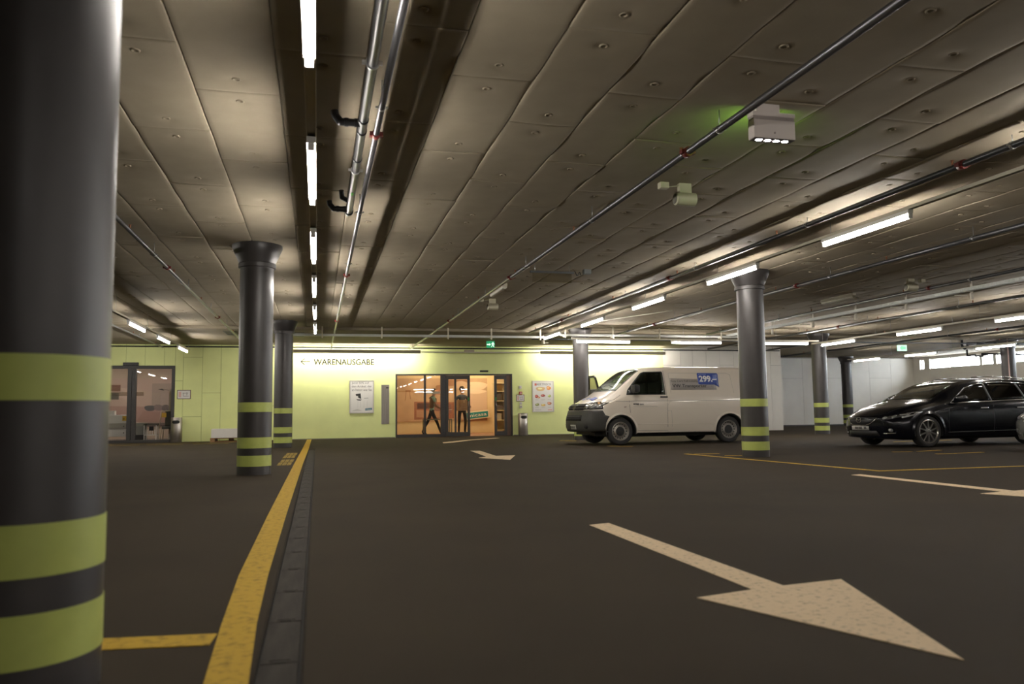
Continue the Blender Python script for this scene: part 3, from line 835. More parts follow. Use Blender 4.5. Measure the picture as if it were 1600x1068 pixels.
d2 = bpy.data.objects.new('door_2', None); COL.objects.link(d2); d2['kind'] = 'structure'
x0, x1, zt2 = LD[0], LD[1], LD[3]
frame_box('frame_head', x0, x1, YB-.03, YB+.12, zt2-.10, zt2, d2); frame_box('frame_post', x1-.10, x1, YB-.03, YB+.12, 0, zt2-.10, d2)
frame_box('frame_post', x0, x0+.1, YB-.03, YB+.12, 0, zt2-.10, d2)
frame_box('frame_sill', x0+.1, x1-.1, YB-.03, YB+.10, 0, .09, d2)
frame_box('frame_post', -5.98, -5.86, YB-.04, YB+.08, .09, zt2-.10, d2); frame_box('frame_post', -5.85, -5.72, YB-.02, YB+.10, .09, zt2-.10, d2)
pane_box(x0+.1, -5.98, YB+.03, .09, zt2-.1, d2); pane_box(-5.72, x1-.1, YB+.03, .09, zt2-.1, d2)
bm = BM(); box(bm, x0+.1, x1-.95, YB+.05, YB+.054, 1.52, 1.64)
obj('frosted_band', bm, glass('frost_faint', (.70, .66, .60), rough=.3), d2)
bm = BM(); box(bm, -6.12, -5.66, YB-.10, YB-.02, zt2+.0, zt2+.10, bev=.008)
tag(obj('door_sensor', bm, M['black']), 'black sensor box on top of the left shop door frame', 'sensor')

# ------------------------------------------------------------------ shop rooms behind the glass
YR = 32.6
def room(nm, xa, xb, yb, zc, wm, fm, cm):
    bm = BM(); box(bm, xa-.1, xb+.1, yb, yb+.1, 0, zc); o1 = struct('wall_'+nm, bm, wm)
    bm = BM(); box(bm, xa-.1, xa, YB+WT, yb, 0, zc); box(bm, xb, xb+.1, YB+WT, yb, 0, zc); struct('wall_'+nm+'_side', bm, wm)
    bm = BM(); box(bm, xa, xb, YB+.02, yb, .0, .012); struct('floor_'+nm, bm, fm)
    bm = BM(); box(bm, xa-.1, xb+.1, YB+WT, yb+.1, zc, zc+.1); struct('ceiling_'+nm, bm, cm)
room('shop', 1.4, 8.6, YR, 2.75, M['cream_wall'], M['shop_floor'], mat('shop_ceiling', (.85, .80, .70), .8))
grey_room = noisy(mat('show_room_wall', (.50, .41, .33), .8), 2, .06)
room('showroom', -11.2, -3.7, YR, 2.75, grey_room, noisy(mat('showroom_floor', (.16, .13, .11), .5), 6, .2), grey_room)
M['shoplight'] = emis('shop_light', (1, .79, .50), 21)
M['showlight'] = emis('showroom_light', (1, .88, .76), 30.0)
for i, (x, y) in enumerate(((3.2, 30.0), (5.4, 30.0), (7.3, 30.0), (4.3, 31.7), (6.5, 31.7))):
    bm = BM(); box(bm, x-.55, x+.55, y-.09, y+.09, 2.70, 2.749)
    tag(obj('shop_ceiling_lamp', bm, M['shoplight']), 'warm ceiling lamp inside the shop, number hidden above the door head', 'lamp', 'ceiling lamps inside the shop')['label'] = 'warm ceiling lamp inside the shop above the door head'
for x, y in ((-8.5, 29.6), (-6.2, 29.6), (-5.0, 30.9), (-7.4, 30.9)):
    bm = BM(); box(bm, x-.4, x+.4, y-.06, y+.06, 2.70, 2.749)
    tag(obj('shop_ceiling_lamp', bm, M['showlight']), 'ceiling lamp inside the left showroom above the door head', 'lamp', 'ceiling lamps inside the left showroom')

# mural on the back wall of the shop: bed linen and furniture
t = thing('wall_mural', 'large beige mural with bed linen covering the wall behind the sliding door', 'mural', (0, YR-.03, 0))
bm = BM(); box(bm, 2.75, 6.92, 0, .025, .50, 2.27); obj('print_sheet', bm, noisy(mat('mural_beige', (.60, .40, .24), .6), 2.2, .12), t)
def shapes(parent, items, y=-.002):
    for k, (nm, poly, col) in enumerate(items):
        bm = BM(); prism(bm, poly, y-.0006*k-.0015, y-.0006*k, mtx=XZ)
        obj(nm, bm, solid('print_'+'_'.join('%02d' % int(c*99) for c in col), col, .6), parent)
def blob(cx, cz, rx, rz, n=16, ph=0, w=.12):
    return [(cx+rx*math.cos(a)*(1+w*math.sin(3*a+ph)), cz+rz*math.sin(a)*(1+w*math.cos(2*a+ph))) for a in [2*PI*i/n for i in range(n)]]
shapes(t, [
    ('printed_rug', [(3.86, .58), (5.5, .62), (5.5, 1.28), (3.86, 1.32)], (.34, .13, .07)),
    ('printed_sofa', [(3.98, 1.02), (4.55, 1.02), (4.55, 1.25), (3.98, 1.26)], (.10, .04, .03)),
    ('printed_table', [(4.6, .80), (5.4, .84), (5.4, 1.20), (4.6, 1.22)], (.25, .12, .10)),
    ('printed_bench', [(3.95, .68), (4.9, .66), (4.9, .92), (3.95, .98)], (.48, .28, .17)),
    ('printed_plank', [(2.9, 1.72), (4.3, 1.70), (4.3, 1.73), (2.9, 1.75)], (.46, .26, .12)),
    ('printed_stool', [(3.50, 1.74), (3.72, 1.74), (3.72, 1.78), (3.50, 1.78)], (.25, .10, .04)),
    ('printed_stool_leg', [(3.52, 1.74), (3.54, 1.74), (3.50, 1.36), (3.48, 1.36)], (.25, .10, .04)),
    ('printed_stool_leg', [(3.66, 1.74), (3.68, 1.74), (3.72, 1.42), (3.70, 1.42)], (.25, .10, .04)),
    ('printed_plants', blob(4.95, 1.85, .22, .16, ph=1), (.34, .18, .09)),
    ('printed_vase', [(4.75, 1.60), (5.0, 1.60), (5.0, 1.82), (4.75, 1.80)], (.45, .20, .12)),
    ('printed_headboard', [(5.15, 1.95), (6.1, 1.95), (6.1, 2.2), (5.15, 2.2)], (.42, .22, .12)),
    ('printed_mattress', [(5.75, .60), (6.9, .55), (6.9, 1.75), (6.3, 1.85), (5.85, 1.6)], (.66, .48, .34)),
    ('printed_pillow', blob(6.45, 1.95, .46, .19, ph=.3), (.78, .60, .42)),
    ('printed_pillow', blob(5.85, 1.98, .34, .17, ph=2), (.70, .50, .34)),
    ('printed_blanket', blob(6.35, 1.72, .50, .10, ph=1), (.80, .64, .47)),
    ('printed_bed_leg', [(5.78, 1.0), (5.84, 1.5), (5.90, 1.5), (6.15, .92), (6.05, .92)], (.18, .08, .04)),
    ('printed_floor', [(5.7, .52), (6.9, .52), (6.9, .72), (6.6, .62)], (.36, .17, .10)),
])
t = thing('brand_sign', 'tilted teal sign with white lettering on the mural', 'sign', (6.29, YR-.10, .68), rz=0)
rot = Matrix.Rotation(math.radians(6), 4, Vector((0, 1, 0))).inverted()
bm = BM(); prism(bm, [(-.28, -.12), (.66, -.12), (.70, -.09), (.70, .17), (.66, .21), (-.28, .21), (-.31, .17), (-.31, -.09)], 0, .03, mtx=rot @ XZ); obj('sign_board', bm, solid('sign_cream', (.80, .72, .55)), t)
bm = BM(); prism(bm, [(-.25, -.08), (.64, -.08), (.655, .16), (-.25, .17)], -.004, 0, mtx=rot @ XZ); obj('teal_field', bm, solid('teal', (.01, .25, .27)), t)
text('lettering', 'micasa', .2, solid('sign_white', (.9, .85, .75)), t, rot @ wall_mtx(-.20, -.008, -.015), width=.78, height=.13)

# shelf of boxes at the right of the doorway
t = thing('shelf_unit', 'cream shelf unit with dark boxes inside the shop at right', 'shelf', (6.80, 30.6, .012))
for x in (0, .40, .80, 1.18):
    bm = BM(); box(bm, x, x+.035, 0, .36, 0, 2.0); obj('side_panel', bm, M['cream_wall'], t)
for z in (.12, .50, .88, 1.26, 1.64, 1.965):
    bm = BM(); box(bm, .001, 1.214, .002, .358, z, z+.035); obj('shelf_board', bm, M['cream_wall'], t)
bm = BM(); box(bm, 0, 1.215, .36, .37, .1, 2.0); obj('back_panel', bm, solid('shelf_back', (.62, .44, .24)), t)
k = 0
for i, x in enumerate((.06, .46, .86)):
    for j, z in enumerate((.156, .536, .916, 1.296, 1.676)):
        k += 1
        if k in (1, 6, 11, 5): continue
        w = .20 if (i+j) % 2 else .27; c = [(.10, .08, .07), (.22, .18, .14), (.70, .62, .48), (.13, .10, .10)][k % 4]
        bm = BM(); box(bm, 0, w, 0, .25, 0, .26 if k % 3 else .2, bev=.006)
        o = obj('storage_box', bm, solid('shop_box_%d' % (k % 4), c), None, loc=(6.80+x+.01, 30.63, .012+z))
        lv = ['lowest', 'second lowest', 'middle', 'second highest', 'top'][j]; cv = ['left', 'middle', 'right'][i]
        tag(o, '%s storage box on the %s board, %s bay, of the shop shelf' % (['dark', 'brown', 'pale', 'black'][k % 4], lv, cv), 'box', 'boxes on the shop shelf')
# trolley pushed by the first person
t = thing('trolley', 'low flat trolley frame pushed by the walking person', 'trolley', (0, 28.85, .012))
bm = BM(); path(bm, [Vector((3.80, 0, .12)), Vector((3.80, 0, .60)), Vector((4.79, 0, .60)), Vector((4.79, 0, .12))], .018, seg=8); path(bm, [Vector((3.80, .45, .12)), Vector((3.80, .45, .60)), Vector((4.79, .45, .60)), Vector((4.79, .45, .12))], .018, seg=8)
obj('frame', bm, solid('trolley_green', (.10, .12, .07), .4), t)
bm = BM(); box(bm, 3.80, 4.79, 0, .45, .58, .61, bev=.004); obj('platform', bm, solid('trolley_top', (.50, .38, .22)), t)
bm = BM(); path(bm, [Vector((4.40, .44, .61)), Vector((4.46, .52, .92)), Vector((4.90, .58, .95))], .014, seg=8); obj('handle_bar', bm, M['steel'], t)
for x in (3.83, 4.76):
    for y in (.03, .42):
        bm = BM(); tube(bm, (x, y-.015, .06), (x, y+.015, .06), .06, seg=14); tube(bm, (x, y, .06), (x, y, .14), .012, seg=6); obj('wheel', bm, M['black'], t)

# left showroom: printed room scene, white cabinet, chair, stool
t = thing('wall_mural', 'room-sized print of a mauve sofa and lamp inside the left showroom', 'mural', (0, YR-.02, 0))
bm = BM(); box(bm, -10.5, -4.2, 0, .015, .45, 2.28); obj('print_sheet', bm, solid('mural_mauve', (.50, .38, .32)), t)
shapes(t, [
    ('printed_curtain', [(-6.1, 1.2), (-5.3, 1.2), (-5.3, 2.1), (-6.1, 2.1)], (.38, .31, .27)),
    ('printed_shelf', [(-8.6, 1.75), (-7.1, 1.75), (-7.1, 1.80), (-8.6, 1.80)], (.45, .35, .28)),
    ('printed_shelf', [(-8.6, 1.50), (-7.1, 1.50), (-7.1, 1.54), (-8.6, 1.54)], (.45, .35, .28)),
    ('printed_books', [(-8.5, 1.81), (-7.7, 1.81), (-7.7, 2.02), (-8.5, 2.05)], (.09, .06, .05)),
    ('printed_books', [(-8.5, 1.55), (-7.7, 1.55), (-7.7, 1.70), (-8.5, 1.72)], (.16, .09, .07)),
    ('printed_picture', [(-7.55, 1.81), (-7.2, 1.81), (-7.2, 2.05), (-7.55, 2.05)], (.20, .10, .07)),
    ('printed_picture', [(-7.55, 1.50), (-7.25, 1.50), (-7.25, 1.74), (-7.55, 1.74)], (.10, .09, .08)),
    ('printed_sofa', [(-8.6, .70), (-5.1, .62), (-5.0, 1.0), (-6.2, 1.22), (-8.6, 1.28)], (.40, .26, .23)),
    ('printed_sofa_seat', [(-6.6, .66), (-5.3, .60), (-5.2, .92), (-6.4, 1.06)], (.36, .22, .19)),
    ('printed_cushion', blob(-6.15, 1.16, .20, .12), (.10, .10, .11)),
    ('printed_cushion', blob(-5.85, 1.18, .18, .12, ph=1), (.22, .17, .17)),
    ('printed_cushion', blob(-5.58, 1.16, .17, .12, ph=2), (.12, .10, .10)),
    ('printed_lamp_arm', [(-5.75, 1.885), (-5.0, 1.765), (-5.0, 1.75), (-5.75, 1.87)], (.07, .06, .06)),
    ('printed_lamp_head', [(-5.90, 1.87), (-5.66, 1.82), (-5.74, 1.90)], (.05, .05, .05)),
    ('printed_lamp_stem', [(-5.03, 1.0), (-5.0, 1.0), (-5.0, 1.77), (-5.03, 1.77)], (.08, .07, .06)),
    ('printed_rug', [(-6.4, .47), (-4.9, .47), (-5.2, .60), (-6.5, .62)], (.12, .09, .08)),
])
bm = BM(); box(bm, -4.95, -4.55, 29.4, 29.45, .012, 1.75); tag(obj('partition_panel', bm, solid('pale_panel', (.55, .50, .42))), 'pale upright panel inside the left showroom near the door edge', 'panel')
t = thing('sideboard', 'low white sideboard with drawers behind the left shop door', 'cabinet', (-7.6, 28.9, .012))
bm = BM(); box(bm, 0, 1.50, 0, .42, .18, .90, bev=.006); obj('body', bm, M['white'], t)
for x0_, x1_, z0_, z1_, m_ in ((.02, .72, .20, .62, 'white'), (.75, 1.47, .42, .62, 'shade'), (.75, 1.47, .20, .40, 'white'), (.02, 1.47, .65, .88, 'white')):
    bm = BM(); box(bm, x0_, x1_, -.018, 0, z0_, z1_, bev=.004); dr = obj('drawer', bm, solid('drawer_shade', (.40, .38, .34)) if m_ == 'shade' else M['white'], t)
    bm = BM(); bmesh.ops.create_uvsphere(bm, u_segments=8, v_segments=6, radius=.02, matrix=Matrix.Translation(((x1_-.12), -.03, (z0_+z1_)/2))); obj('knob', bm, M['black'], dr)
for x in (.05, 1.41):
    bm = BM(); box(bm, x, x+.04, .03, .39, 0, .18); obj('leg', bm, M['white'], t)
bm = BM(); box(bm, 1.30, 1.46, -.022, -.018, .70, .86); obj('price_tag', bm, solid('tag_yellow', (.70, .42, .03)), t)['label'] = 'yellow price tag'
for x, w, h, lb in ((-7.3, .42, .08, 'low pale tray lying on the white sideboard'), (-6.78, .22, .14, 'small white tissue box on the white sideboard')):
    bm = BM(); box(bm, x, x+w, 28.95, 29.2, .9125, .9125+h, bev=.01); tag(obj('tabletop_item', bm, M['white']), lb, 'box')
t = thing('side_table', 'small white slatted side table beside the sideboard', 'table', (-5.62, 28.75, .012))
bm = BM(); box(bm, 0, .42, 0, .4, .54, .58, bev=.004); obj('tabletop', bm, M['frame'], t)
bm = BM(); box(bm, .02, .40, .02, .38, .20, .23); obj('lower_shelf', bm, M['white'], t)
for x in (.01, .38):
    for y in (.01, .36):
        bm = BM(); box(bm, x, x+.03, y, y+.03, 0, .54); obj('leg', bm, M['white'], t)
for i in range(5): bm = BM(); box(bm, .06+i*.07, .08+i*.07, .01, .03, .23, .40); obj('slat', bm, M['white'], t)
bm = BM(); box(bm, .18, .32, .0, .01, .36, .50); obj('label_plate', bm, M['black'], t)
t = thing('lounge_chair', 'dark upholstered chair with pale legs behind the left shop door', 'chair', (-5.12, 28.8, .012))
bm = BM(); box(bm, .05, .62, .05, .55, .40, .50, bev=.02); obj('seat', bm, solid('chair_grey', (.085, .085, .07)), t)
bm = BM(); box(bm, .06, .62, .50, .58, .45, 1.08, bev=.02, mtx=Matrix.Rotation(-.06, 4, 'X')); obj('backrest', bm, M['chair_grey'], t)
for x in (.04, .60):
    for y in (.05, .5):
        bm = BM(); tube(bm, (x, y, .42), (x+(.03 if x > .3 else -.03), y-.02, 0), .016, seg=8); obj('leg', bm, solid('chair_leg', (.50, .42, .30)), t)
bm = BM(); box(bm, .05, .20, -.01, .0, .80, .95); o = obj('price_tag', bm, M['tag_yellow'], t); o['label'] = 'yellow price tag'
bm = BM(); path(bm, [Vector((-.02, 0, .42)), Vector((.04, -.02, 1.0)), Vector((.5, -.02, 1.02))], .016, seg=8); obj('arm_frame', bm, M['chair_leg'], t)
t = thing('low_cabinet', 'low grey cabinet box between sideboard and small table', 'cabinet', (-6.08, 29.0, .012))
bm = BM(); box(bm, 0, .46, 0, .4, .22, .62, bev=.005); obj('body', bm, solid('cab_grey', (.25, .25, .22)), t)
bm = BM(); box(bm, .03, .43, .02, .38, 0, .22); obj('plinth', bm, M['black'], t)

# ------------------------------------------------------------------ people
def skin_body(name, V, E, mats, pick, parent, sub=1):
    me = bpy.data.meshes.new(name)
    keys = list(V); idx = {k: i for i, k in enumerate(keys)}
    me.from_pydata([V[k][0] for k in keys], [(idx[a], idx[b]) for a, b in E], [])
    o = bpy.data.objects.new(name, me); COL.objects.link(o)
    o.modifiers.new('s', 'SKIN'); sm = o.modifiers.new('u', 'SUBSURF'); sm.levels = sub
    for k in keys:
        d_ = me.skin_vertices[0].data[idx[k]]; r = V[k][1]
        d_.radius = (r, r) if not isinstance(r, tuple) else r
        d_.use_root = (k == 'pelvis')
    dg = bpy.context.evaluated_depsgraph_get()
    m2 = bpy.data.meshes.new_from_object(o.evaluated_get(dg))
    bpy.data.objects.remove(o)
    m2.materials.clear()
    for m in mats: m2.materials.append(m)
    for p in m2.polygons: p.use_smooth = True; p.material_index = pick(p.center)
    o = bpy.data.objects.new(name, m2); COL.objects.link(o); o.parent = parent
    return o
def hand(V, E, wrist, key, d, side, curl=.4):
    """palm and five fingers growing from the wrist along d"""
    d = Vector(d).normalized(); s = Vector(side).normalized(); n = d.cross(s)
    w = Vector(V[wrist][0])
    V[key+'p'] = (w+d*.055, (.030, .018)); E.append((wrist, key+'p'))
    for i, (o_, L) in enumerate(((-.030, .060), (-.010, .072), (.010, .068), (.029, .052))):
        a = w+d*.085+s*o_; b = a+d*L*.5+n*L*.12*curl; c = b+d*L*.4-n*L*curl*.5
        V[key+'a%d' % i] = (a, .0105); V[key+'b%d' % i] = (b, .0095); V[key+'c%d' % i] = (c, .008)
        E += [(key+'p', key+'a%d' % i), (key+'a%d' % i, key+'b%d' % i), (key+'b%d' % i, key+'c%d' % i)]
    a = w+d*.03-s*.042; b = a+d*.035-s*.018
    V[key+'t0'] = (a, .012); V[key+'t1'] = (b, .010); E += [(key+'p', key+'t0'), (key+'t0', key+'t1')]
skinm = mat('skin', (.42, .24, .15), .6); hair = mat('dark_hair', (.035, .022, .015), .8)
denim = mat('dark_trousers', (.030, .032, .036), .8); mint = mat('mint_shirt', (.26, .44, .34), .8); navy = mat('navy_shirt', (.055, .065, .085), .8)
shoe = mat('dark_shoes', (.02, .018, .018), .6)

def head_parts(parent, c, f, hat=None, bushy=1.0):
    f = Vector(f).normalized(); s = Vector((f.y, -f.x, 0)); R = Matrix(((s.x, f.x, 0, c[0]), (s.y, f.y, 0, c[1]), (0, 0, 1, c[2]), (0, 0, 0, 1)))
    bm = BM()      # hair cap: upper and rear shell
    bmesh.ops.create_uvsphere(bm, u_segments=18, v_segments=12, radius=1)
    for v in bm.verts:
        k = 1+.10*bushy*math.sin(9*v.co.x+3*v.co.z)*math.cos(8*v.co.y)
        v.co = Vector((v.co.x*.088*bushy*k, v.co.y*.104*bushy*k-.012, v.co.z*.105*bushy*k+.025))
    bmesh.ops.delete(bm, geom=[v for v in bm.verts if v.co.y > .035 and v.co.z < .055 or v.co.z < -.06], context='VERTS')
    if bushy > 1.1:
        rnd = random.Random(5)
        for k in range(34):
            a = rnd.uniform(0, 2*PI); e = rnd.uniform(.15, 1.35); q = Vector((.10*math.cos(a)*math.cos(e), .105*math.sin(a)*math.cos(e)-.012, .12*math.sin(e)+.03))
            if q.y > .05 and q.z < .09: continue
            bmesh.ops.create_icosphere(bm, subdivisions=1, radius=rnd.uniform(.018, .032), matrix=Matrix.Translation(q))
    bmesh.ops.transform(bm, matrix=R, verts=bm.verts); obj('hair', bm, hair, parent, smooth=60)
    bm = BM()
    for sx in (-1, 1): bmesh.ops.create_uvsphere(bm, u_segments=8, v_segments=6, radius=.011, matrix=R @ Matrix.Translation((sx*.032, .082, .012)))
    obj('eyes', bm, mat('eye', (.05, .04, .035), .3), parent)
    bm = BM(); bmesh.ops.create_cone(bm, segments=8, radius1=.016, radius2=.005, depth=.045, cap_ends=True, matrix=R @ Matrix.Translation((0, .096, -.012)) @ Matrix.Rotation(.5, 4, 'X')); obj('nose', bm, skinm, parent, smooth=60)
    bm = BM(); box(bm, -.022, .022, .080, .090, -.056, -.048, mtx=R); obj('mouth', bm, mat('lips', (.30, .12, .09)), parent)
    for sx in (-1, 1):
        bm = BM(); bmesh.ops.create_uvsphere(bm, u_segments=8, v_segments=6, radius=1, matrix=R @ Matrix.Translation((sx*.078, -.005, 0)) @ Matrix.Diagonal((.010, .020, .032, 1))); obj('ear', bm, skinm, parent, smooth=60)
    if hat:
        bm = BM(); lathe(bm, [(0, .135), (.06, .13), (.088, .09), (.092, .045), (.135, .030), (.135, .024), (.09, .03)], seg=22, mtx=R); obj('hat', bm, hat, parent, smooth=50)

# person 1: walking to the right, pushing the trolley; local origin on the floor under the pelvis
t = thing('person', 'person in mint shirt walking to the right, pushing a trolley behind the glass', 'person', (4.17, 29.68, .012))
V = {'pelvis': ((0, 0, .90), (.125, .10)), 'waist': ((.01, 0, 1.04), (.120, .095)), 'chest': ((.05, 0, 1.26), (.145, .11)), 'upper': ((.06, 0, 1.38), (.12, .09)),
     'neck': ((.075, 0, 1.47), .052), 'head1': ((.09, 0, 1.555), (.066, .072)), 'head2': ((.095, 0, 1.65), (.074, .080)),
     'hl': ((.0, .085, .86), .088), 'kl': ((-.14, .09, .50), .060), 'al': ((-.34, .09, .13), .042), 'fl': ((-.27, .09, .045), .036), 'tl': ((-.16, .09, .035), .030),
     'hr': ((.0, -.085, .86), .088), 'kr': ((.19, -.09, .49), .060), 'ar': ((.33, -.09, .10), .042), 'fr': ((.40, -.09, .045), .036), 'tr': ((.50, -.09, .042), .030),
     'sl': ((.06, .17, 1.38), .062), 'el': ((.14, .22, 1.10), .044), 'wl': ((.36, .19, 1.00), .030),
     'sr': ((.06, -.17, 1.38), .062), 'er': ((.13, -.22, 1.12), .044), 'wr': ((.36, -.20, .98), .030)}
E = [('pelvis', 'waist'), ('waist', 'chest'), ('chest', 'upper'), ('upper', 'neck'), ('neck', 'head1'), ('head1', 'head2'), ('pelvis', 'hl'), ('hl', 'kl'), ('kl', 'al'), ('al', 'fl'), ('fl', 'tl'),
     ('pelvis', 'hr'), ('hr', 'kr'), ('kr', 'ar'), ('ar', 'fr'), ('fr', 'tr'), ('upper', 'sl'), ('sl', 'el'), ('el', 'wl'), ('upper', 'sr'), ('sr', 'er'), ('er', 'wr')]
hand(V, E, 'wl', 'L', (.9, 0, -.35), (0, 1, 0), .7); hand(V, E, 'wr', 'R', (.9, 0, -.35), (0, -1, 0), .7)
def pick1(c):
    if c.z < .085: return 2
    if c.z < .93: return 0 if not (c.x > .25 and c.z > .6) else 3
    if c.z > 1.46: return 3
    if abs(c.y) > .16 and c.z < 1.25: return 3
    return 1
skin_body('body', V, E, [denim, mint, shoe, skinm], pick1, t)
head_parts(t, (.10, 0, 1.625), (1, -.15, 0))
bm = BM(); box(bm, -.20, -.055, -.15, .15, 1.0, 1.40, bev=.04, mtx=Matrix.Rotation(.08, 4, 'Y') @ Matrix.Translation((0.03, 0, 0))); bp = obj('backpack', bm, mat('brown_bag', (.22, .13, .07), .8), t, smooth=50); bp['label'] = 'brown backpack'
bm = BM()
for y in (-.10, .10): path(bm, [Vector((-.09, y, 1.38)), Vector((.02, y, 1.475)), Vector((.17, y, 1.36)), Vector((.16, y, 1.15)), Vector((-.05, y, 1.06))], .012, seg=6)
obj('straps', bm, M['black'], bp)

# person 2: standing, facing the door, carrying a cardboard box
t = thing('person', 'person in dark shirt with bushy hair carrying a cardboard box', 'person', (5.52, 30.75, .012), rz=.08)
V = {'pelvis': ((0, 0, .97), (.135, .10)), 'waist': ((0, 0, 1.10), (.125, .095)), 'chest': ((0, 0, 1.34), (.155, .115)), 'upper': ((0, .01, 1.46), (.13, .09)),
     'neck': ((0, -.005, 1.55), .054), 'head1': ((0, -.02, 1.63), (.068, .074)), 'head2': ((0, -.02, 1.73), (.078, .084)),
     'hl': ((-.095, 0, .92), .092), 'kl': ((-.13, -.03, .52), .063), 'al': ((-.14, .0, .11), .044), 'fl': ((-.15, -.07, .045), .038), 'tl': ((-.17, -.16, .036), .032),
     'hr': ((.095, 0, .92), .092), 'kr': ((.12, -.06, .52), .063), 'ar': ((.12, .05, .11), .044), 'fr': ((.13, -.02, .045), .038), 'tr': ((.15, -.11, .036), .032),
     'sl': ((-.19, .01, 1.45), .064), 'el': ((-.27, -.02, 1.16), .047), 'wl': ((-.26, -.26, 1.07), .032),
     'sr': ((.19, .01, 1.45), .064), 'er': ((.27, -.02, 1.16), .047), 'wr': ((.26, -.26, 1.07), .032)}
E = [e for e in [('pelvis', 'waist'), ('waist', 'chest'), ('chest', 'upper'), ('upper', 'neck'), ('neck', 'head1'), ('head1', 'head2'), ('pelvis', 'hl'), ('hl', 'kl'), ('kl', 'al'), ('al', 'fl'), ('fl', 'tl'),
     ('pelvis', 'hr'), ('hr', 'kr'), ('kr', 'ar'), ('ar', 'fr'), ('fr', 'tr'), ('upper', 'sl'), ('sl', 'el'), ('el', 'wl'), ('upper', 'sr'), ('sr', 'er'), ('er', 'wr')]]
hand(V, E, 'wl', 'L', (.1, -1, -.1), (0, 0, 1), .6); hand(V, E, 'wr', 'R', (-.1, -1, -.1), (0, 0, 1), .6)
def pick2(c):
    if c.z < .085: return 2
    if c.z < .99: return 0
    if c.z > 1.54: return 3
    if c.y < -.16: return 3
    return 1
skin_body('body', V, E, [denim, navy, shoe, skinm], pick2, t)
head_parts(t, (0, -.02, 1.705), (0, -1, 0), bushy=1.12)
bm = BM(); box(bm, -.235, .235, -.20, .14, 0, .42, bev=.006)
t = thing('cardboard_box', 'brown cardboard box held by the person in the dark shirt', 'box', (5.50, 30.46, .92), rz=.08)
obj('carton', bm, noisy(mat('cardboard', (.34, .21, .11), .85), 10, .15), t)
bm = BM(); box(bm, -.03, .03, -.203, .143, .418, .423); box(bm, -.03, .03, -.2035, -.2, .3, .42); obj('packing_tape', bm, mat('tape', (.45, .32, .18), .3), t)

# ------------------------------------------------------------------ things on and before the wall
YW = YB-.016
t = thing('wall_lettering', 'grey arrow and capital lettering WARENAUSGABE on the green wall', 'sign', (0, YW, 0))
text('lettering', 'WARENAUSGABE', .2, M['dark_text'], t, wall_mtx(-.13, -.004, 2.535), width=2.05, height=.205, bold=.0035)
bm = BM()
for p, q in (((-.55, 2.645), (-.25, 2.645)), ((-.55, 2.645), (-.42, 2.755)), ((-.55, 2.645), (-.42, 2.535))):
    v = Vector((q[0]-p[0], q[1]-p[1])).normalized(); n = Vector((-v.y, v.x))*.013
    prism(bm, [(p[0]-n.x, p[1]-n.y), (q[0]-n.x, q[1]-n.y), (q[0]+n.x, q[1]+n.y), (p[0]+n.x, p[1]+n.y)], -.006, 0, mtx=XZ)
obj('arrow', bm, M['dark_text'], t)

def poster_frame(name, label, x0, x1, z0, z1, cat='poster'):
    t = thing(name, label, cat, (0, YW, 0)); w = .035
    bm = BM(); box(bm, x0, x1, -.035, 0, z0, z0+w); box(bm, x0, x1, -.035, 0, z1-w, z1); box(bm, x0, x0+w, -.035, 0, z0+w, z1-w); box(bm, x1-w, x1, -.035, 0, z0+w, z1-w)
    obj('frame', bm, M['silver'], t)
    bm = BM(); box(bm, x0+w, x1-w, -.022, 0, z0+w, z1-w); obj('poster_sheet', bm, M['white'], t)
    return t
ink = solid('poster_ink', (.16, .15, .14))
t = poster_frame('poster', 'framed white poster with three lines of text and a chair picture', 1.08, 1.915, .865, 2.0)
for i, (s, w) in enumerate((('Jetzt 50% auf', .58), ('den Artikel, der', .68), ('so heisst wie Sie.', .70))):
    text('printed_line', s, .08, ink, t, wall_mtx(1.16, -.024, 1.86-i*.115), depth=.001, width=w, height=.085)
def pshape(parent, nm, polys, col, y=-.0235, k=0):
    bm = BM()
    for p in polys: prism(bm, p, y-.001-.0007*k, y-.0007*k, mtx=XZ)
    obj(nm, bm, solid('print_'+'_'.join('%02d' % int(c*99) for c in col), col, .6), parent)
pshape(t, 'printed_chair_back', [[(1.29, 1.53), (1.46, 1.55), (1.48, 1.36), (1.38, 1.40), (1.37, 1.46), (1.30, 1.47)]], (.04, .04, .04))
pshape(t, 'printed_chair_seat', [[(1.31, 1.35), (1.50, 1.34), (1.46, 1.30), (1.36, 1.31)]], (.08, .08, .08))
pshape(t, 'printed_table', [[(1.58, 1.39), (1.72, 1.40), (1.72, 1.38), (1.58, 1.37)]], (.30, .30, .28))
pshape(t, 'printed_chair_legs', [[(x, 1.05), (x+.006, 1.05), (x+.012, 1.30), (x+.006, 1.30)] for x in (1.36, 1.45, 1.57, 1.68)], (.50, .49, .46))
pshape(t, 'printed_footer', [[(1.14, .94), (1.52, .95), (1.35, 1.02)]], (.62, .60, .55))
pshape(t, 'printed_logo_bar', [[(1.62, .955), (1.85, .975), (1.85, 1.05), (1.62, 1.03)]], (.05, .17, .26), k=1)
text('printed_logo', 'micasa', .04, solid('sign_white', (.9, .85, .75)), t, wall_mtx(1.645, -.027, .985), depth=.001, width=.18, height=.035)

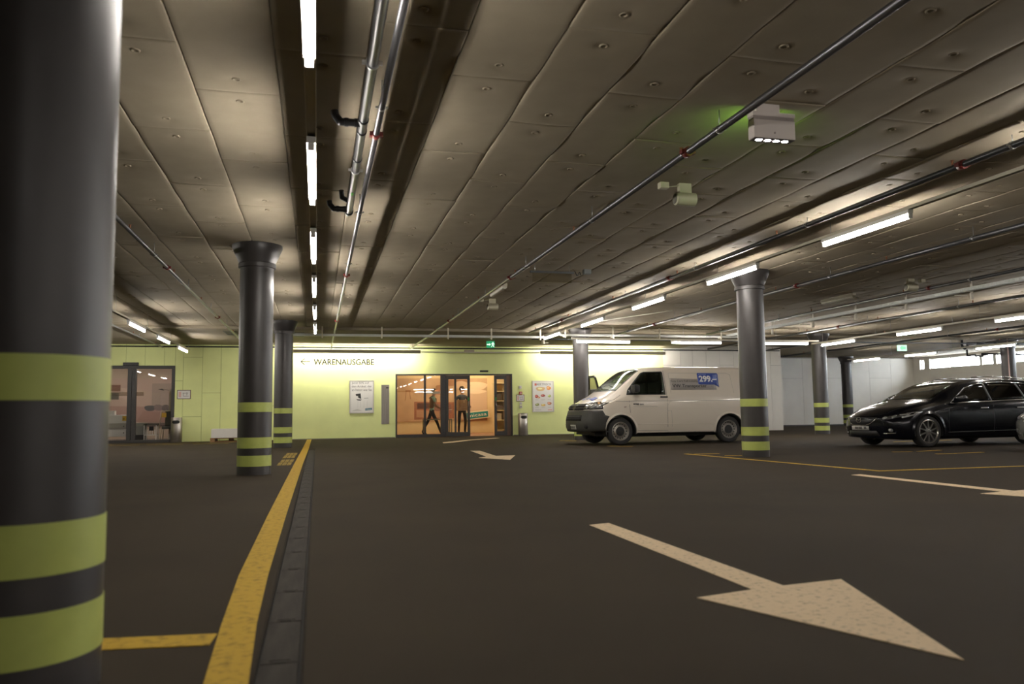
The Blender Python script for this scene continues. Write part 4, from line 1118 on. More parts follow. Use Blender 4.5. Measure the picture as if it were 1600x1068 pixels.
t = poster_frame('poster', 'framed white poster with nine colourful product pictures in rows', 7.62, 8.44, .83, 1.97)
text('printed_headline', 'MARKTFRISCH', .1, ink, t, wall_mtx(7.73, -.024, 1.80), depth=.001, width=.60, height=.085)
pshape(t, 'printed_red_mark', [[(7.71, 1.79), (7.78, 1.79), (7.78, 1.87), (7.71, 1.87)]], (.70, .16, .10), k=1)
foods = [(7.93, 1.67, .17, .085, (.75, .52, .25)), (8.24, 1.70, .085, .075, (.85, .33, .10)), (7.78, 1.40, .07, .055, (.45, .08, .05)), (8.02, 1.43, .085, .045, (.38, .08, .06)), (8.27, 1.41, .06, .045, (.42, .50, .12)),
         (7.80, 1.10, .08, .05, (.30, .33, .12)), (8.03, 1.08, .085, .045, (.75, .50, .15)), (8.26, 1.14, .08, .06, (.55, .25, .14)), (7.86, 1.36, .05, .03, (.62, .30, .16))]
for i, (cx, cz, rx, rz_, c) in enumerate(foods):
    pshape(t, 'printed_dish', [blob(cx, cz, rx, rz_, ph=i)], c)
    pshape(t, 'printed_highlight', [blob(cx-.02, cz+.012, rx*.5, rz_*.4, ph=i+1)], tuple(min(.95, v*1.5+.15) for v in c), k=1)
pshape(t, 'printed_caption', [[(x, z), (x+.13, z), (x+.13, z+.012), (x, z+.012)] for x in (7.72, 7.96, 8.20) for z in (1.27, .99)], (.45, .43, .40))
pshape(t, 'printed_footer', [[(7.72, .90), (7.95, .90), (7.95, .915), (7.72, .915)]], (.45, .43, .40)); pshape(t, 'printed_red_tag', [[(8.2, .89), (8.36, .89), (8.36, .93), (8.2, .93)]], (.75, .45, .38))

t = thing('steel_panel', 'tall narrow brushed steel plate left of the main door', 'panel', (0, YW, 0))
bm = BM(); box(bm, 2.175, 2.445, -.012, 0, .48, 1.845, bev=.003); obj('plate', bm, M['steel'], t)
bm = BM(); box(bm, 2.33, 2.42, -.018, -.012, 1.72, 1.755); obj('lock', bm, M['black'], t)
def notice(x0, x1, z0, z1, label):
    t = thing('notice_board', label, 'notice', (0, YW, 0))
    bm = BM(); box(bm, x0, x1, -.02, 0, z0, z1, bev=.003); obj('frame', bm, solid('notice_frame', (.20, .14, .10)), t)
    bm = BM(); box(bm, x0+.02, x1-.02, -.023, -.02, z0+.02, z1-.02); obj('sheet', bm, M['white'], t)
    w = x1-x0; h_ = z1-z0
    pshape(t, 'printed_plan', [[(x0+w*a, z0+h_*b), (x0+w*c, z0+h_*b), (x0+w*c, z0+h_*d_), (x0+w*a, z0+h_*d_)] for a, b, c, d_ in ((.40, .62, .80, .66), (.45, .30, .85, .34), (.44, .30, .47, .70), (.70, .40, .74, .75))], (.25, .22, .20), y=-.0235)
    pshape(t, 'printed_red_column', [[(x0+w*.12, z0+h_*.2), (x0+w*.30, z0+h_*.2), (x0+w*.30, z0+h_*.8), (x0+w*.12, z0+h_*.8)]], (.75, .48, .42), y=-.0235)
notice(-4.47, -4.05, 1.40, 1.70, 'small framed evacuation plan right of the left shop door')
notice(7.02, 7.32, 1.22, 1.47, 'small framed plan above the steel bin right of main door')
t = thing('fire_call_point', 'small red fire alarm box above the framed plan', 'alarm', (0, YW, 0))
bm = BM(); box(bm, 7.13, 7.23, -.05, 0, 1.475, 1.575, bev=.005); obj('housing', bm, solid('alarm_red', (.45, .05, .03)), t)
bm = BM(); box(bm, 7.155, 7.205, -.054, -.05, 1.50, 1.55); obj('pane', bm, M['white'], t)
t = thing('key_switch', 'small grey switch box highest on the wall right of the main door', 'switch', (0, YW, 0))
bm = BM(); box(bm, 7.12, 7.22, -.035, 0, 1.68, 1.79, bev=.01); obj('housing', bm, M['silver'], t)
bm = BM(); tube(bm, (7.17, -.035, 1.735), (7.17, -.042, 1.735), .02); obj('key_cylinder', bm, M['steel'], t)
t = thing('wall_socket', 'small grey wall socket between the framed plan and steel bin', 'socket', (0, YW, 0))
bm = BM(); box(bm, 7.13, 7.23, -.045, 0, .98, 1.08, bev=.008); box(bm, 7.14, 7.22, -.045, 0, 1.10, 1.20, bev=.008); obj('housing', bm, M['silver'], t)
bm = BM(); tube(bm, (7.18, -.045, 1.03), (7.18, -.05, 1.03), .025); obj('insert', bm, solid('socket_dark', (.25, .24, .22)), t)

def bin_(x, y, label):
    t = thing('litter_bin', label, 'bin', (x, y, 0), group='steel litter bins by the shop doors')
    bm = BM(); lathe(bm, [(0, 0), (.168, 0), (.172, .01), (.172, .78), (.165, .795), (.150, .80), (.14, .785), (0, .78)], seg=40); obj('body', bm, M['steel'], t, smooth=35)
    bm = BM()
    n = 14; A = [math.radians(-90-42+84*i/n) for i in range(n+1)]; r = .1745
    for i in range(n):
        def h_(k): s_ = abs(k-n/2)/(n/2); return .055*math.sqrt(max(0, 1-s_**4))
        q = [(r*math.cos(A[i]), r*math.sin(A[i]), .655-h_(i)), (r*math.cos(A[i+1]), r*math.sin(A[i+1]), .655-h_(i+1)), (r*math.cos(A[i+1]), r*math.sin(A[i+1]), .655+h_(i+1)), (r*math.cos(A[i]), r*math.sin(A[i]), .655+h_(i))]
        q = [Vector(v) for v in q]; vs_ = []
        for v in q:
            if not vs_ or (v-vs_[-1]).length > 1e-4: vs_.append(v)
        if len(vs_) > 2 and (vs_[0]-vs_[-1]).length < 1e-4: vs_.pop()
        if len(vs_) > 2: bm.faces.new([bm.verts.new(v) for v in vs_])
    bmesh.ops.remove_doubles(bm, verts=bm.verts, dist=1e-5)
    obj('slot', bm, solid('bin_slot', (.008, .008, .008), .8), t)
    bm = BM(); lathe(bm, [(.1725, .04), (.1745, .045), (.1745, .055), (.1725, .06)], seg=40); obj('base_ring', bm, M['steel'], t)
bin_(7.19, 27.72, 'tall round steel litter bin right of the main sliding door')
bin_(-4.42, 27.70, 'tall round steel litter bin beside the left shop door')

t = thing('wooden_pallet', 'low wooden pallet on the floor behind the second column', 'pallet', (-3.30, 26.98, 0))
for z in (0, .11):
    for i in range(5 if z else 3):
        y = i*(.70/(4 if z else 2)); bm = BM(); box(bm, 0, 1.2, y, y+.10, z, z+.022); obj('board', bm, M['wood'], t)
for x in (0, .53, 1.06):
    bm = BM(); box(bm, x, x+.14, 0, .80, .022, .11) if x != .53 else box(bm, x, x+.14, .3, .5, .022, .11); obj('block', bm, M['wood'], t)
bm = BM(); box(bm, -3.27, -2.15, 26.95, 27.6, .135, .42, bev=.01)
t = tag(obj('white_carton', bm, M['white']), 'long white carton lying on the wooden pallet', 'box')
# ------------------------------------------------------------------ vehicles
def interp(tab, x):
    if x <= tab[0][0]: return tab[0][1]
    for (a, u), (b, v) in zip(tab[:-1], tab[1:]):
        if x <= b:
            s = (x-a)/(b-a); return u+(v-u)*s
    return tab[-1][1]
def smooth_interp(tab, x):
    """Catmull-Rom through the table"""
    n = len(tab)
    if x <= tab[0][0]: return tab[0][1]
    if x >= tab[-1][0]: return tab[-1][1]
    for i in range(n-1):
        if x <= tab[i+1][0]: break
    x0, y0 = tab[i]; x1, y1 = tab[i+1]; h_ = x1-x0
    def slope(k):
        if k == 0: return (tab[1][1]-tab[0][1])/(tab[1][0]-tab[0][0])
        if k == n-1: return (tab[-1][1]-tab[-2][1])/(tab[-1][0]-tab[-2][0])
        a = (tab[k][1]-tab[k-1][1])/(tab[k][0]-tab[k-1][0]); b = (tab[k+1][1]-tab[k][1])/(tab[k+1][0]-tab[k][0])
        return 0 if a*b <= 0 else 2*a*b/(a+b)
    m0, m1 = slope(i), slope(i+1); s = (x-x0)/h_
    return y0*(2*s**3-3*s*s+1)+m0*h_*(s**3-2*s*s+s)+y1*(-2*s**3+3*s*s)+m1*h_*(s**3-s*s)

class Car:
    def __init__(s, L, zt, zsh, wm, wt, zb, warp, crown=.03, edge=.07, lows=(.03, .12, .3, .5, .72)):
        s.L, s.zt, s.zsh, s.wm, s.wt, s.zb, s.warpf, s.crown, s.edge, s.lows = L, zt, zsh, wm, wt, zb, warp, crown, edge, lows
    def section(s, x, t=0.):
        zt = smooth_interp(s.zt, x); zs = smooth_interp(s.zsh, x); wm = smooth_interp(s.wm, x); wt = smooth_interp(s.wt, x); zb = smooth_interp(s.zb, x)
        zs = min(zs, zt-.05); e = min(s.edge, (zt-zs)*.5)
        P = [(0, zb), (wm*.5, zb), (wm*.92, zb), (wm*.965, zb+.02)]
        h_ = zs-zb
        for f, w in ((.10, .985), (.22, .992), (.36, .998), (.52, 1.0), (.68, 1.0), (.82, .995), (.93, .985), (1.0, .972)):
            P.append((wm*w, zb+h_*f))
        y0, z0 = P[-1]; y1, z1 = wt, zt-e
        for f in (.12, .34, .56, .78, .92): P.append((y0+(y1-y0)*(f*.94+.06*f*f), z0+(z1-z0)*f))
        P += [(y1, z1), (y1-e*.30, z1+e*.55), (y1-e*.85, z1+e*.92), (y1*.72, zt+s.crown*.5), (y1*.45, zt+s.crown*.82), (y1*.2, zt+s.crown*.97), (0, zt+s.crown)]
        if t: P = [(max(0, y-t) if y > 0 else 0, min(max(z, zb+t), zt+s.crown-t) if y < wt*.9 else (z if z < zt-e else z-t)) for y, z in P]
        return P
    def build(s, xs, t=0., M_=10):
        bm = BM(); rings = []; W = lambda x, y, z: Vector(s.warpf(x, y, z))
        for x in xs:
            P = s.section(x, t); n = len(P)
            ring = [bm.verts.new(W(x, y, z)) for y, z in P]+[bm.verts.new(W(x, -y, z)) for y, z in P[-2:0:-1]]
            rings.append((ring, P, x))
        N = len(rings[0][0])
        for (A, _, _), (B, _, _) in zip(rings[:-1], rings[1:]):
            for i in range(N):
                f = bm.faces.new((A[i], A[(i+1) % N], B[(i+1) % N], B[i])); f.smooth = True
        for (ring, P, x) in (rings[0], rings[-1]):
            n = len(P); prev = [ring[0]]
            for i in range(1, n):
                if i < n-1:
                    a = ring[i]; b = ring[N-i]
                    row = [a]+[bm.verts.new(W(x, P[i][0]*(1-2*k/M_), P[i][1])) for k in range(1, M_)]+[b]
                else: row = [ring[n-1]]
                if len(prev) == 1: 
                    for k in range(len(row)-1): bm.faces.new((prev[0], row[k], row[k+1])).smooth = True
                elif len(row) == 1:
                    for k in range(len(prev)-1): bm.faces.new((prev[k], row[0], prev[k+1])).smooth = True
                else:
                    for k in range(M_): bm.faces.new((prev[k], row[k], row[k+1], prev[k+1])).smooth = True
                prev = row
        bmesh.ops.recalc_face_normals(bm, faces=bm.faces)
        return bm

def clip_poly(poly, ax, val, keep):
    out = []
    for i in range(len(poly)):
        a = poly[i]; b = poly[(i+1) % len(poly)]
        ia = (a[ax]-val)*keep >= -1e-9; ib = (b[ax]-val)*keep >= -1e-9
        if ia: out.append(a)
        if ia != ib:
            s = (val-a[ax])/(b[ax]-a[ax]); out.append((a[0]+(b[0]-a[0])*s, a[1]+(b[1]-a[1])*s))
    return out
def cast(bvh, mode, u, v):
    if mode == 'near': o, d_ = Vector((u, -3, v)), Vector((0, 1, 0))
    elif mode == 'far': o, d_ = Vector((u, 3, v)), Vector((0, -1, 0))
    elif mode == 'top': o, d_ = Vector((u, v, 4)), Vector((0, 0, -1))
    elif mode == 'front': o, d_ = Vector((-3, u, v)), Vector((1, 0, 0))
    return bvh.ray_cast(o, d_)
def patch(bvh, mode, polys, off=.004, cell=.07, thick=.004):
    """a sheet lying on the bodywork inside the given outline"""
    bm = BM(); nrm = []; seen = {}
    for poly in polys:
        us = [p[0] for p in poly]; vs_ = [p[1] for p in poly]
        nu = max(1, int((max(us)-min(us))/cell)); nv = max(1, int((max(vs_)-min(vs_))/cell))
        du = (max(us)-min(us))/nu; dv = (max(vs_)-min(vs_))/nv
        for i in range(nu):
            q = clip_poly(clip_poly(poly, 0, min(us)+du*i, 1), 0, min(us)+du*(i+1), -1)
            if len(q) < 3: continue
            for j in range(nv):
                c = clip_poly(clip_poly(q, 1, min(vs_)+dv*j, 1), 1, min(vs_)+dv*(j+1), -1)
                if len(c) < 3: continue
                pts = []
                for u, v in c:
                    h_ = cast(bvh, mode, u, v)
                    if h_[0] is None: pts = None; break
                    pts.append(h_[0]+h_[1]*off); nrm.append((pts[-1], h_[1]))
                if not pts: continue
                vv = []
                for p in pts:
                    if all((p-w.co).length > 1e-5 for w in vv): vv.append(bm.verts.new(p))
                if len(vv) > 2:
                    try: bm.faces.new(vv).smooth = True
                    except ValueError: pass
    bmesh.ops.remove_doubles(bm, verts=bm.verts, dist=2e-4)
    if thick:
        inn = {}
        for v in list(bm.verts):
            k = min(nrm, key=lambda q: (q[0]-v.co).length_squared)[1] if v not in seen else seen[v]
            inn[v] = bm.verts.new(v.co-k*thick)
        bnd = [e for e in bm.edges if len(e.link_faces) == 1]
        for e in bnd:
            a_, b_ = e.verts
            bm.faces.new((a_, b_, inn[b_], inn[a_]))
        for f in [f for f in bm.faces if all(v in inn for v in f.verts)]:
            if len(f.verts) > 2: bm.faces.new([inn[v] for v in reversed(f.verts)]).smooth = True
    bmesh.ops.recalc_face_normals(bm, faces=bm.faces)
    return bm
def proj_text(name, bvh, mode, body, m, parent, u, v, width, height, off=.006, bold=0., slant=0.):
    me = text_mesh(body, .2, 0.0, bold=bold)
    xs_ = [q.co.x for q in me.vertices]; ys_ = [q.co.y for q in me.vertices]
    for q in me.vertices:
        a = (q.co.x-min(xs_))/(max(xs_)-min(xs_)); b = (q.co.y-min(ys_))/(max(ys_)-min(ys_))
        h_ = cast(bvh, mode, u+a*width+b*slant, v+b*height)
        q.co = h_[0]+h_[1]*off if h_[0] else q.co
    me.materials.clear(); me.materials.append(m)
    o = bpy.data.objects.new(name, me); COL.objects.link(o); o.parent = parent
    return o
def bool_cut(o, cutters, op='DIFFERENCE'):
    tmp = []
    for bm in cutters:
        bmesh.ops.recalc_face_normals(bm, faces=bm.faces)
        me = bpy.data.meshes.new('cutter'); bm.to_mesh(me); bm.free()
        c = bpy.data.objects.new('cutter', me); COL.objects.link(c); tmp.append(c)
        md = o.modifiers.new('b', 'BOOLEAN'); md.object = c; md.operation = op; md.solver = 'MANIFOLD'
    dg = bpy.context.evaluated_depsgraph_get()
    me = bpy.data.meshes.new_from_object(o.evaluated_get(dg))
    o.modifiers.clear(); old = o.data; o.data = me
    for c in tmp: bpy.data.objects.remove(c)
def strip_line(pts, w=.007):
    out = []
    for p, q in zip(pts[:-1], pts[1:]):
        v = Vector((q[0]-p[0], q[1]-p[1])).normalized(); n = Vector((-v.y, v.x))*w/2
        out.append([(p[0]-n.x, p[1]-n.y), (q[0]-n.x, q[1]-n.y), (q[0]+n.x, q[1]+n.y), (p[0]+n.x, p[1]+n.y)])
    return out
def circle(cx, cz, r, n=24, r2=None): return [(cx+r*math.cos(2*PI*i/n), cz+(r2 or r)*math.sin(2*PI*i/n)) for i in range(n)]
tyre = mat('tyre_rubber', (.022, .021, .020), .75); rimg = mat('rim_grey', (.36, .34, .31), .35, .7); rima = mat('rim_alloy', (.55, .54, .52), .22, .9); darkm = mat('wheel_dark', (.012, .012, .012), .6)
def wheel(parent, x, y, r, w, style, side):
    """side -1: outer face towards -Y"""
    t_ = bpy.data.objects.new('wheel', None); COL.objects.link(t_); t_.parent = parent; t_.location = (x, y, r)
    rr = r*(.665 if style == 'steel' else .735)
    bm = BM(); lathe(bm, [(rr, -w*.40), (rr+.008, -w*.48), (r*.86, -w*.5), (r*.955, -w*.44), (r*.99, -w*.34), (r, -w*.2), (r, w*.2), (r*.99, w*.34), (r*.955, w*.44), (r*.86, w*.5), (rr+.008, w*.48), (rr, w*.40)], seg=56, axis='Y'); obj('tyre', bm, tyre, t_, smooth=40)
    S = Matrix.Scale(1 if side < 0 else -1, 4, Vector((0, 1, 0)))
    bm = BM()
    if style == 'steel':
        lathe(bm, [(rr+.006, -w*.47), (rr-.004, -w*.49), (rr-.012, -w*.44), (rr-.03, -w*.30), (rr-.05, -w*.24), (rr*.74, -w*.22), (rr*.60, -w*.34), (rr*.52, -w*.36), (rr*.50, -w*.30), (rr*.2, -w*.28), (0, -w*.28)], seg=56, axis='Y')
        bmesh.ops.transform(bm, matrix=Matrix.Rotation(0, 4, 'X'), verts=bm.verts)
    else:
        lathe(bm, [(rr+.006, -w*.47), (rr-.004, -w*.49), (rr-.014, -w*.45), (rr-.028, -w*.25), (rr-.03, w*.3)], seg=56, axis='Y')
    # lathe turned about Y maps +h to +Y: outer face (negative h) looks to -Y
    bmesh.ops.transform(bm, matrix=S, verts=bm.verts)
    rim = obj('rim', bm, rimg if style == 'steel' else rima, t_, smooth=40)
    if style == 'steel':
        bm = BM()
        for k in range(16):
            a = 2*PI*k/16; q = rr*.80
            bmesh.ops.create_cone(bm, segments=10, radius1=.016, radius2=.016, depth=.02, cap_ends=True, matrix=S @ Matrix.Translation((q*math.cos(a), -w*.235, q*math.sin(a))) @ Matrix.Rotation(PI/2, 4, 'X') @ Matrix.Identity(4))
        o = obj('vent_holes', bm, darkm, t_); o['kind'] = 'stuff'
        bm = BM(); lathe(bm, [(rr*.49, -w*.30), (rr*.47, -w*.345), (rr*.3, -w*.36), (0, -w*.37)], seg=32, axis='Y'); bmesh.ops.transform(bm, matrix=S, verts=bm.verts); obj('hub_cover', bm, darkm, t_, smooth=40)
    else:
        bm = BM(); lathe(bm, [(rr-.03, -w*.05), (0, -w*.05)], seg=32, axis='Y'); bmesh.ops.transform(bm, matrix=S, verts=bm.verts); obj('brake_disc', bm, darkm, t_)
        for k in range(10):
            a = 2*PI*(k+.5)/10
            bm = BM(); prism(bm, [(.035, -.020), (rr-.02, -.014), (rr-.02, .014), (.035, .020)], -w*.42, -w*.30, mtx=S @ Matrix.Rotation(a, 4, 'Y') @ XZ)
            obj('spoke', bm, rima, t_)
        bm = BM(); lathe(bm, [(.055, -w*.30), (.052, -w*.43), (.03, -w*.45), (0, -w*.45)], seg=24, axis='Y'); bmesh.ops.transform(bm, matrix=S, verts=bm.verts); obj('hub_cap', bm, rima, t_, smooth=40)
    return t_
def seat(parent, x, y, z, m, s=1.):
    o = obj('seat', (lambda b: (box(b, x-.02, x+.50, y-.25, y+.25, z, z+.16, bev=.04), box(b, x+.42, x+.56, y-.24, y+.24, z+.12, z+.74*s, bev=.05), box(b, x+.45, x+.55, y-.13, y+.13, z+.78*s, z+.98*s, bev=.04)) and b)(BM()), m, parent, smooth=50)
    return o
cut = lambda poly, y0, y1: (lambda b: (prism(b, poly, y0, y1, mtx=XZ), b)[1])(BM())
planc = lambda poly, z0, z1: (lambda b: (prism(b, poly, z0, z1), b)[1])(BM())
def cyl_cut(x, z, r, y0, y1): b = BM(); tube(b, (x, y0, z), (x, y1, z), r, seg=40); return b
panel_gap = mat('panel_gap', (.05, .045, .04), .8)
chrome = mat('chrome', (.72, .72, .72), .12, 1.); chrome2 = mat('chrome_dull', (.28, .28, .28), .3, 1.); lampg = mat('headlamp', (.50, .50, .50), .12, .6, coat=1.); inside = mat('cabin_grey', (.07, .068, .062), .8)
seatm = mat('seat_cloth', (.10, .10, .095), .9)
vglass = glass('vehicle_glass', (.55, .60, .55), 1.0); dglass = glass('tinted_glass', (.13, .13, .13), 1.0)

# ---- the white van
def van():
    paint = mat('van_white', (.74, .665, .56), .28, 0, .5, coat=.6)
    plast = noisy(mat('bumper_plastic', (.040, .039, .034), .55), 60, .15)
    def warp(x, y, z):
        d_ = max(0, 1-x/1.15)**1.6
        dx = .24*(abs(y)/.95)**2.4*d_ + max(0, z-.62)*.30*max(0, 1-x/.8)**1.2 + max(0, .45-z)*.35*max(0, 1-x/.5)
        e = max(0, (x-4.45)/.44)
        return (x+dx-e*.05*(abs(y)/.95)**3-e*max(0, z-1.0)*.10, y, z)
    c = Car(4.89,
            zt=[(0, .93), (.10, .985), (.35, 1.105), (.62, 1.20), (.80, 1.285), (1.05, 1.47), (1.40, 1.74), (1.56, 1.835), (1.72, 1.875), (2.1, 1.90), (3.2, 1.915), (4.4, 1.90), (4.75, 1.87), (4.89, 1.82)],
            zsh=[(0, .86), (.2, .93), (.5, 1.02), (.9, 1.12), (1.2, 1.19), (1.6, 1.20), (4.89, 1.20)],
            wm=[(0, .86), (.12, .90), (.35, .935), (.7, .95), (4.6, .95), (4.80, .93), (4.89, .89)],
            wt=[(0, .72), (.3, .78), (.7, .80), (1.05, .765), (1.5, .745), (2.0, .755), (4.6, .75), (4.89, .70)],
            zb=[(0, .322), (.5, .322), (.62, .27), (4.4, .27), (4.89, .33)], warp=warp, crown=.028, edge=.075)
    xs = [0, .03, .08, .14, .22, .31, .40, .48, .53, .60, .68, .76, .82, .90, .98, 1.05, 1.15, 1.25, 1.35, 1.45, 1.56, 1.64, 1.74, 1.9, 2.1, 2.4, 2.8, 3.2, 3.6, 4.0, 4.3, 4.5, 4.65, 4.75, 4.82, 4.87, 4.89]
    t = thing('van', 'white panel van with black bumper, parked before the white wall', 'van')
    bm = c.build(xs); bvh = BVHTree.FromBMesh(bm)
    body = obj('body', bm, paint, t, norm=False)
    inner = c.build([1.08+.1*i for i in range(36) if 1.08+.1*i < 4.7], t=.045)
    bool_cut(body, [inner])
    side_win = [(1.12, 1.235), (1.17, 1.33), (1.56, 1.735), (1.64, 1.765), (2.10, 1.775), (2.115, 1.75), (2.115, 1.24)]
    ws = [(.90, -.70), (1.50, -.655), (1.56, -.40), (1.575, 0), (1.56, .40), (1.50, .655), (.90, .70), (.86, .4), (.845, 0), (.86, -.4)]
    wscut = [(max(x, 1.10) if False else x, y) for x, y in ws]
    bool_cut(body, [cut(side_win, -1.2, 1.2), planc([(1.09, -.685), (1.50, -.655), (1.56, -.40), (1.575, 0), (1.56, .40), (1.50, .655), (1.09, .685)], 1.35, 2.3),
                    cyl_cut(.91, .335, .405, -1.2, -.68), cyl_cut(.91, .335, .405, .68, 1.2), cyl_cut(3.91, .335, .405, -1.2, -.68), cyl_cut(3.91, .335, .405, .68, 1.2)])
    # deepen the scuttle so the glass has an opening down to the bonnet
    for p in body.data.polygons: p.use_smooth = True
    body.data.set_sharp_from_angle(angle=math.radians(34))
    for md in ('near', 'far'):
        obj('side_window', patch(bvh, md, [side_win], .002), vglass, t)
        fr = [(1.085, 1.215), (1.14, 1.345), (1.535, 1.755), (1.63, 1.79), (2.115, 1.80), (2.14, 1.765), (2.14, 1.215)]
        rim_ = []
        n = len(side_win)
        for i in range(n): rim_.append([fr[i], fr[(i+1) % n], side_win[(i+1) % n], side_win[i]])
        obj('window_seal', patch(bvh, md, rim_, .004, cell=.1), M['black'], t)
    obj('windshield', patch(bvh, 'top', [ws], .004), vglass, t)
    wr_ = []
    n = len(ws)
    big = [(x+(.025 if x > 1.2 else -.03), y*1.035) for x, y in ws]
    for i in range(n): wr_.append([big[i], big[(i+1) % n], ws[(i+1) % n], ws[i]])
    obj('windshield_seal', patch(bvh, 'top', wr_, .006, cell=.1), M['black'], t)
    bm = BM(); box(bm, .95, 1.35, -.80, .80, 1.02, 1.20, bev=.05); obj('dashboard', bm, inside, t)
    bm = BM(); box(bm, 2.30, 2.34, -.74, .74, .6, 1.84); obj('bulkhead', bm, inside, t)
    for y in (-.50, .18, .58): seat(t, 1.55, y, .72, seatm, 1.12)
    bm = BM(); bmesh.ops.create_cone(bm, segments=24, radius1=.19, radius2=.19, depth=.02, cap_ends=False, matrix=Matrix.Translation((1.42, -.42, 1.22)) @ Matrix.Rotation(-.9, 4, 'Y')); bmesh.ops.solidify(bm, geom=bm.faces[:], thickness=.02); obj('steering_wheel', bm, M['black'], t)
    bm = BM()
    for y0_ in (-.45, .25):
        path(bm, [c_ for c_ in [cast(bvh, 'top', .93, y0_)[0]+Vector((0, 0, .03)), cast(bvh, 'top', 1.02, y0_+.48)[0]+Vector((0, 0, .03))]], .009, seg=6)
    obj('wipers', bm, M['black'], t)
    # black bumper: lower front, wrapping to the wheel arches
    def region(pred, off, thick, nm, m, sm=40):
        b2 = c.build(xs, M_=16)
        bad = [f for f in b2.faces if not pred(f.calc_center_median())]
        bmesh.ops.delete(b2, geom=bad, context='FACES')
        for v in b2.verts: v.co += v.normal*off
        bmesh.ops.solidify(b2, geom=b2.faces[:], thickness=thick)
        return obj(nm, b2, m, t, smooth=sm)
    bp = patch(bvh, 'front', [[(-.90, .334), (.90, .334), (.93, .50), (.90, .845), (-.90, .845), (-.93, .50)]], .020, cell=.06, thick=.03); obj('bumper', bp, plast, t)
    side_b = [(.10, .334), (.515, .334), (.50, .42), (.515, .55), (.57, .66), (.60, .70), (.50, .735), (.44, .845), (.08, .845)]
    for md in ('near', 'far'): obj('bumper_corner', patch(bvh, md, [side_b], .020, cell=.05, thick=.03), plast, t)
    obj('lower_grille', patch(bvh, 'front', [[(-.52, .60), (.52, .60), (.50, .73), (-.50, .73)]], .030, cell=.1), M['dark_gap'], t)
    for z in (.635, .68): obj('grille_bar', patch(bvh, 'front', [[(-.50, z), (.50, z), (.50, z+.010), (-.50, z+.010)]], .036, cell=.1), plast, t)
    for sg in (-1, 1): obj('fog_recess', patch(bvh, 'front', [circle(sg*.68, .46, .055)], .026, cell=.06), M['dark_gap'], t)
    # grille with bars, badge and headlights
    obj('grille', patch(bvh, 'front', [[(-.50, .855), (.50, .855), (.47, 1.005), (-.47, 1.005)]], .016, cell=.04), M['dark_gap'], t)
    for z in (.905, .955): obj('grille_bar', patch(bvh, 'front', [[(-.48, z), (.48, z), (.48, z+.006), (-.48, z+.006)]], .026, cell=.04), chrome2, t)
    ring = []
    cz, R_ = .935, .078
    for i in range(24):
        a, b = 2*PI*i/24, 2*PI*(i+1)/24
        ring.append([(R_*math.cos(a), cz+R_*math.sin(a)), (R_*math.cos(b), cz+R_*math.sin(b)), (R_*.84*math.cos(b), cz+R_*.84*math.sin(b)), (R_*.84*math.cos(a), cz+R_*.84*math.sin(a))])
    ring += strip_line([(-.034, cz+.060), (0, cz+.004), (.034, cz+.060)], .014)+strip_line([(-.064, cz+.030), (-.033, cz-.058), (0, cz-.004), (.033, cz-.058), (.064, cz+.030)], .014)
    obj('badge', patch(bvh, 'front', ring, .030, cell=.3, thick=.012), chrome, t)
    for sg, md in ((-1, 'near'), (1, 'far')):
        hl = [(sg*.50, .865), (sg*.88, .875), (sg*.90, 1.03), (sg*.48, 1.0)]
        o = obj('headlight', patch(bvh, 'front', [hl], .018, cell=.04, thick=.012), solid('headlight_dark', (.05, .05, .052), .15, coat=1.), t)
        hs = [(.20, .865), (.455, .875), (.47, 1.055), (.30, 1.03), (.2, 1.0)]
        obj('headlight_corner', patch(bvh, md, [hs], .018, cell=.04, thick=.012), M['headlight_dark'], o)
        for (u, v, r_) in ((sg*.60, .935, .050), (sg*.73, .945, .055), (sg*.84, .955, .038)):
            obj('reflector', patch(bvh, 'front', [circle(u, v, r_)], .026, cell=.05), lampg, o)
        obj('reflector', patch(bvh, md, [[(.33, .90), (.43, .905), (.435, 1.0), (.36, .99)]], .028, cell=.05), lampg, o)
        obj('turn_signal', patch(bvh, md, [[(.385, .99), (.44, .99), (.445, 1.03), (.40, 1.03)]], .030, cell=.05), solid('indicator', (.6, .35, .15), .2), o)
    pl = obj('number_plate', patch(bvh, 'front', [[(-.26, .40), (.04, .40), (.04, .50), (-.26, .50)]], .034, cell=.15, thick=.01), solid('plate_white', (.55, .54, .50)), t)
    obj('plate_characters', patch(bvh, 'front', [[(x, .43), (x+.018, .43), (x+.018, .475), (x, .475)] for x in (-.23, -.20, -.15, -.12, -.09, -.05, -.02)], .046, cell=.2, thick=.002), solid('plate_ink', (.10, .10, .10)), pl)
    # gaps, creases, handle
    for md in ('near', 'far'):
        obj('door_gap', patch(bvh, md, strip_line([(1.135, 1.21), (1.145, .93), (1.165, .78)], .007), .0012, cell=.1, thick=.001), panel_gap, t)
        obj('door_gap', patch(bvh, md, strip_line([(2.165, 1.82), (2.17, 1.2), (2.17, .33)], .007)+strip_line([(1.32, .345), (2.17, .33)], .006), .0012, cell=.1, thick=.001), panel_gap, t)
        obj('bonnet_gap', patch(bvh, md, strip_line([(.50, 1.035), (.75, 1.10), (.95, 1.22)], .006), .0012, cell=.1, thick=.001), panel_gap, t)
        obj('crease_shade_line', patch(bvh, md, strip_line([(.60, 1.062), (1.5, 1.066), (3.0, 1.062), (4.75, 1.055)], .010), .0015, cell=.1, thick=.001), solid('crease_shade', (.34, .31, .27)), t)  # flat darker strip: the shade along the crease is put into its colour
        obj('sill_crease', patch(bvh, md, strip_line([(1.36, .50), (3.45, .49)], .014), .002, cell=.1, thick=.004), paint, t)
        obj('sill_trim', patch(bvh, md, [[(1.36, .27), (3.47, .28), (3.47, .305), (1.36, .295)]], .004, cell=.1, thick=.004), M['black'], t)
